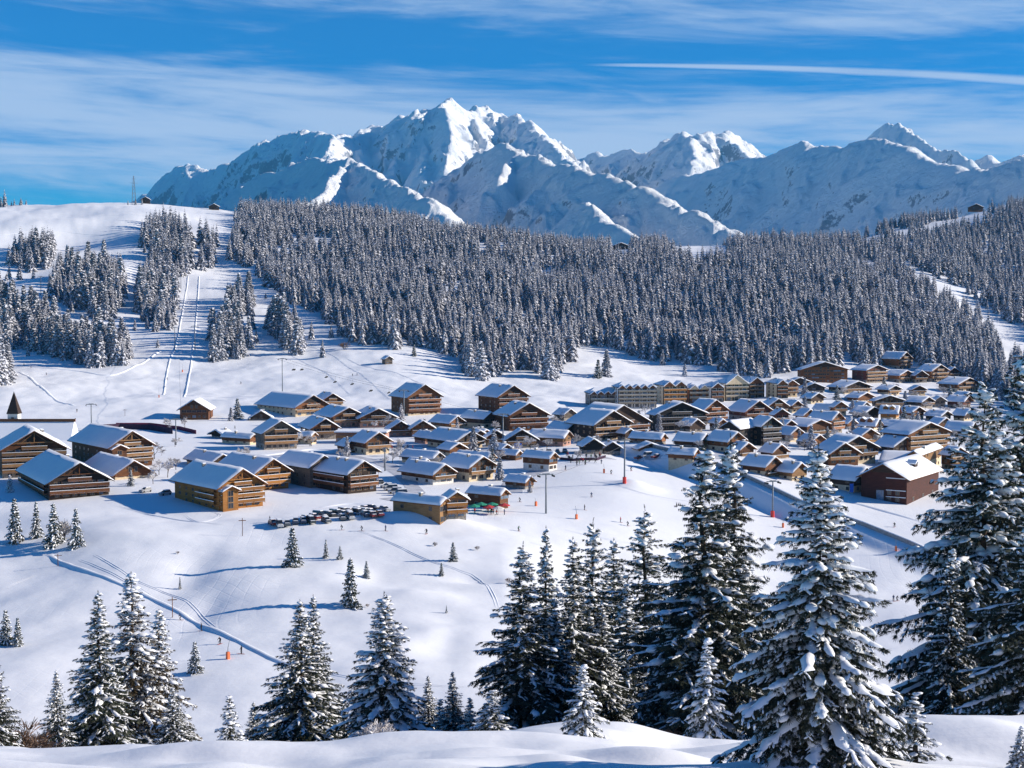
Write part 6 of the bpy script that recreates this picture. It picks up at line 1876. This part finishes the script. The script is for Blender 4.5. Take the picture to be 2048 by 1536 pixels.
def put_person(u, v, label, pose='ski', k=0, rz=0.0, group=None, skis=True):
    p = place(u, v); me, hands = PM[(pose, k)]
    o = link('person', me, None, (p.x, p.y, p.z + .03), rz); tag(o, label, 'person', group)
    if skis:
        for f in hands[2:]: child('ski', SKI, o, (f.x, f.y, -.01))
        for h in hands[:2]: child('ski_pole', POLE, o, tuple(h))
PPL = [(403, 1262, 0, 'skier in black high on the lower left piste, uphill of the others'), (361, 1240, 1, 'highest skier of the line on the lower left piste'), (440, 1288, 0, 'skier left of the orange padded lance'), (483, 1308, 0, 'skier in black right of the orange padded lance'), (684, 1060, 0, 'skier below the left end of the car park'), (724, 1062, 0, 'skier in black below the middle of the car park, skis apart'),
       (771, 1062, 1, 'skier below the right end of the car park'), (853, 1068, 0, 'skier bent forward below the wooden restaurant'), (1037, 1062, 3, 'skier on the open snow left of the grove'), (1169, 1020, 0, 'skier beside the orange padded lance on the right piste'), (1183, 994, 1, 'skier uphill of the lance on the right piste'), (1256, 1052, 0, 'skier left of the dark bushy spruce top'), (1241, 1045, 2, 'red jacketed skier near the dark bushy spruce top'),
       (1222, 948, 0, 'skier between the lance and the red-footed tower'), (1262, 942, 0, 'skier right of the red-footed tower'), (1131, 940, 1, 'skier at the corner of the white-footed piste house'), (1040, 1004, 0, 'skier near the pink-red padded lance'), (1747, 1170, 0, 'skier in the gap right of the nearest spruce'), (1787, 1202, 1, 'left one of two skiers side by side at the right'), (1794, 1202, 0, 'right one of two skiers side by side at the right'), (1789, 1054, 0, 'skier under the road wall at the right'),
       (48, 732, 0, 'skier at the left edge of the upper piste'), (62, 736, 1, 'second skier at the left of the upper piste'), (150, 842, 0, 'skier at the piste foot near the spire'), (154, 824, 0, 'skier just uphill of the one near the spire'), (93, 750, 1, 'skier below the lowest clump of the left slope'), (270, 662, 0, 'skier beside the swath'), (334, 760, 0, 'skier on the lift track'), (330, 776, 1, 'second skier on the lift track'), (705, 752, 0, 'skier on the slope above the hotels, left of two'), (714, 751, 1, 'skier on the slope above the hotels, right of two'),
       (482, 768, 0, 'skier on the slope right of the wooden lift hut'), (560, 852, 0, 'walker left of the brown chalet with bright roof'), (620, 893, 1, 'walker on the road under the weathered house'), (690, 905, 0, 'walker on the road left of the brown and cream chalet'), (655, 812, 2, 'red jacketed walker by the cream hotel'), (470, 858, 0, 'walker beside the half-buried house'), (540, 1044, 0, 'person standing left of the car park')]
for i, (u, v, k, lab) in enumerate(PPL):
    walker = 'walker' in lab or 'standing' in lab
    put_person(u, v, lab, 'walk' if walker else ('ski' if i % 3 else 'stand'), k, random.uniform(0, 6.28), None, not walker)
rp_ = random.Random(11)
for i in range(30):
    u = rp_.uniform(1128, 1205); v = rp_.uniform(912, 932)
    k = rp_.choice([0, 0, 1, 2, 3]); put_person(u, v, f'person in a {jn[k]} jacket in the crowd beside the white-footed piste house', rp_.choice(['stand', 'walk']), k, rp_.uniform(0, 6.28), 'crowd beside the white-footed piste house', False)
for i in range(10):
    u = rp_.uniform(945, 1010); v = rp_.uniform(1022, 1034)
    k = rp_.choice([0, 1, 2, 3]); put_person(u, v, f'person in a {jn[k]} jacket on the parasol terrace', rp_.choice(['stand', 'walk']), k, rp_.uniform(0, 6.28), 'people on the parasol terrace', False)
for i in range(14):
    u = rp_.uniform(680, 880); v = rp_.uniform(896, 904)
    k = rp_.choice([0, 0, 1, 2]); put_person(u, v, f'walker in a {jn[k]} jacket on the village street before the pink terrace', rp_.choice(['stand', 'walk']), k, rp_.uniform(0, 6.28), 'walkers on the village street', False)

# ------------------------------------------------------------------ terraces, parasols, banners, huts
def parasol(u, vb, m, label):
    p = place(u, vb)
    T = thing('parasol', label, 'parasol', tuple(p), random.uniform(0, 1))
    b = MB(); b.beam((0, 0, -.2), (0, 0, 2.6), .05, 0, 6); child('pole', b.mesh('pole', WOODS['brown']), T)
    vs = [(0, 0, 2.75)] + [(1.9 * math.cos(a * math.pi / 4), 1.9 * math.sin(a * math.pi / 4), 2.1) for a in range(8)] + [(1.9 * math.cos(a * math.pi / 4), 1.9 * math.sin(a * math.pi / 4), 1.9) for a in range(8)] + [(0, 0, 2.65)]
    fs = [(0, 1 + i, 1 + (i + 1) % 8) for i in range(8)] + [(1 + i, 9 + i, 9 + (i + 1) % 8, 1 + (i + 1) % 8) for i in range(8)] + [(17, 9 + (i + 1) % 8, 9 + i) for i in range(8)]
    child('canopy', new_mesh('canopy', vs, fs, [m]), T)
for u, v, m, lab in ((948, 1026, GREENC, 'green parasol at the left end of the bar terrace'), (962, 1022, GREENC, 'second green parasol on the bar terrace'), (978, 1028, REDC, 'red parasol in front on the bar terrace'), (984, 1022, GREENC, 'green parasol right of the red one on the bar terrace'), (996, 1030, PLASTER['white'], 'white parasol on the bar terrace'), (1008, 1024, REDC, 'red parasol at the right end of the bar terrace')):
    parasol(u, v, m, lab)
p = place(1128, 915)
wall_line([(p.x - 2, p.y - 6), (p.x + 3, p.y - 12), (p.x + 12, p.y - 10), (p.x + 16, p.y + 2)], 1.0, .12, 'terrace_fence', 'dark fence curving round the terrace beside the white-footed piste house', 'fence', NETM, cap=False, parts=('net', ''))
def panel(u, vb, w, h, m, label, rz=.2, post=.6):
    p = place(u, vb)
    T = thing('banner', label, 'banner', (p.x, p.y, p.z), rz)
    b = MB(); b.box(-w / 2, w / 2, -.05, .05, post, post + h); child('cloth', b.mesh('cloth', m), T)
    for sx in (-w / 2 - .08, w / 2 + .08):
        b = MB(); b.beam((sx, 0, -.3), (sx, 0, post + h + .2), .06, 0, 5); child('pole', b.mesh('pole', STEEL), T)
panel(1036, 899, 3.0, 2.0, BLUEP, 'blue banner in front of the dark-timbered house in the centre')
panel(1703, 988, 1.3, 3.0, BLUEP, 'upright blue banner left of the red barn-like house')
panel(205 + 0, 862, 1.0, 1.2, REDP, 'small red panel at the piste foot by the dark fence')
C(1226, 1228, 1256, 499, 491, 486, 'small lodge on the forest crest beside the bright clearing', 8, 'dark', 'stone', balc=False, baseh=0, chim=0, cat='hut', name='hut', sink=2)
C(416, 418, 438, 419, 413, 408, 'little dark hut on the bald crest above the swath', 10, 'dark', 'stone', balc=False, baseh=0, chim=0, cat='hut', name='hut', sink=2)
C(280, 282, 300, 404, 399, 394, 'tiny hut beside the power pylon on the crest', 10, 'dark', 'stone', balc=False, baseh=0, chim=0, cat='hut', name='hut', sink=2)
C(1936, 1938, 1966, 421, 414, 408, 'small hut on the high clearing at the upper right', 10, 'brown', 'stone', balc=False, baseh=0, chim=0, cat='hut', name='hut', sink=2)
C(764, 771, 785, 729, 718, 713, 'brown box-like hut alone on the slope below the forest', 30, 'grey', 'stone', balc=False, baseh=0, chim=0, cat='hut', name='hut', sink=2)
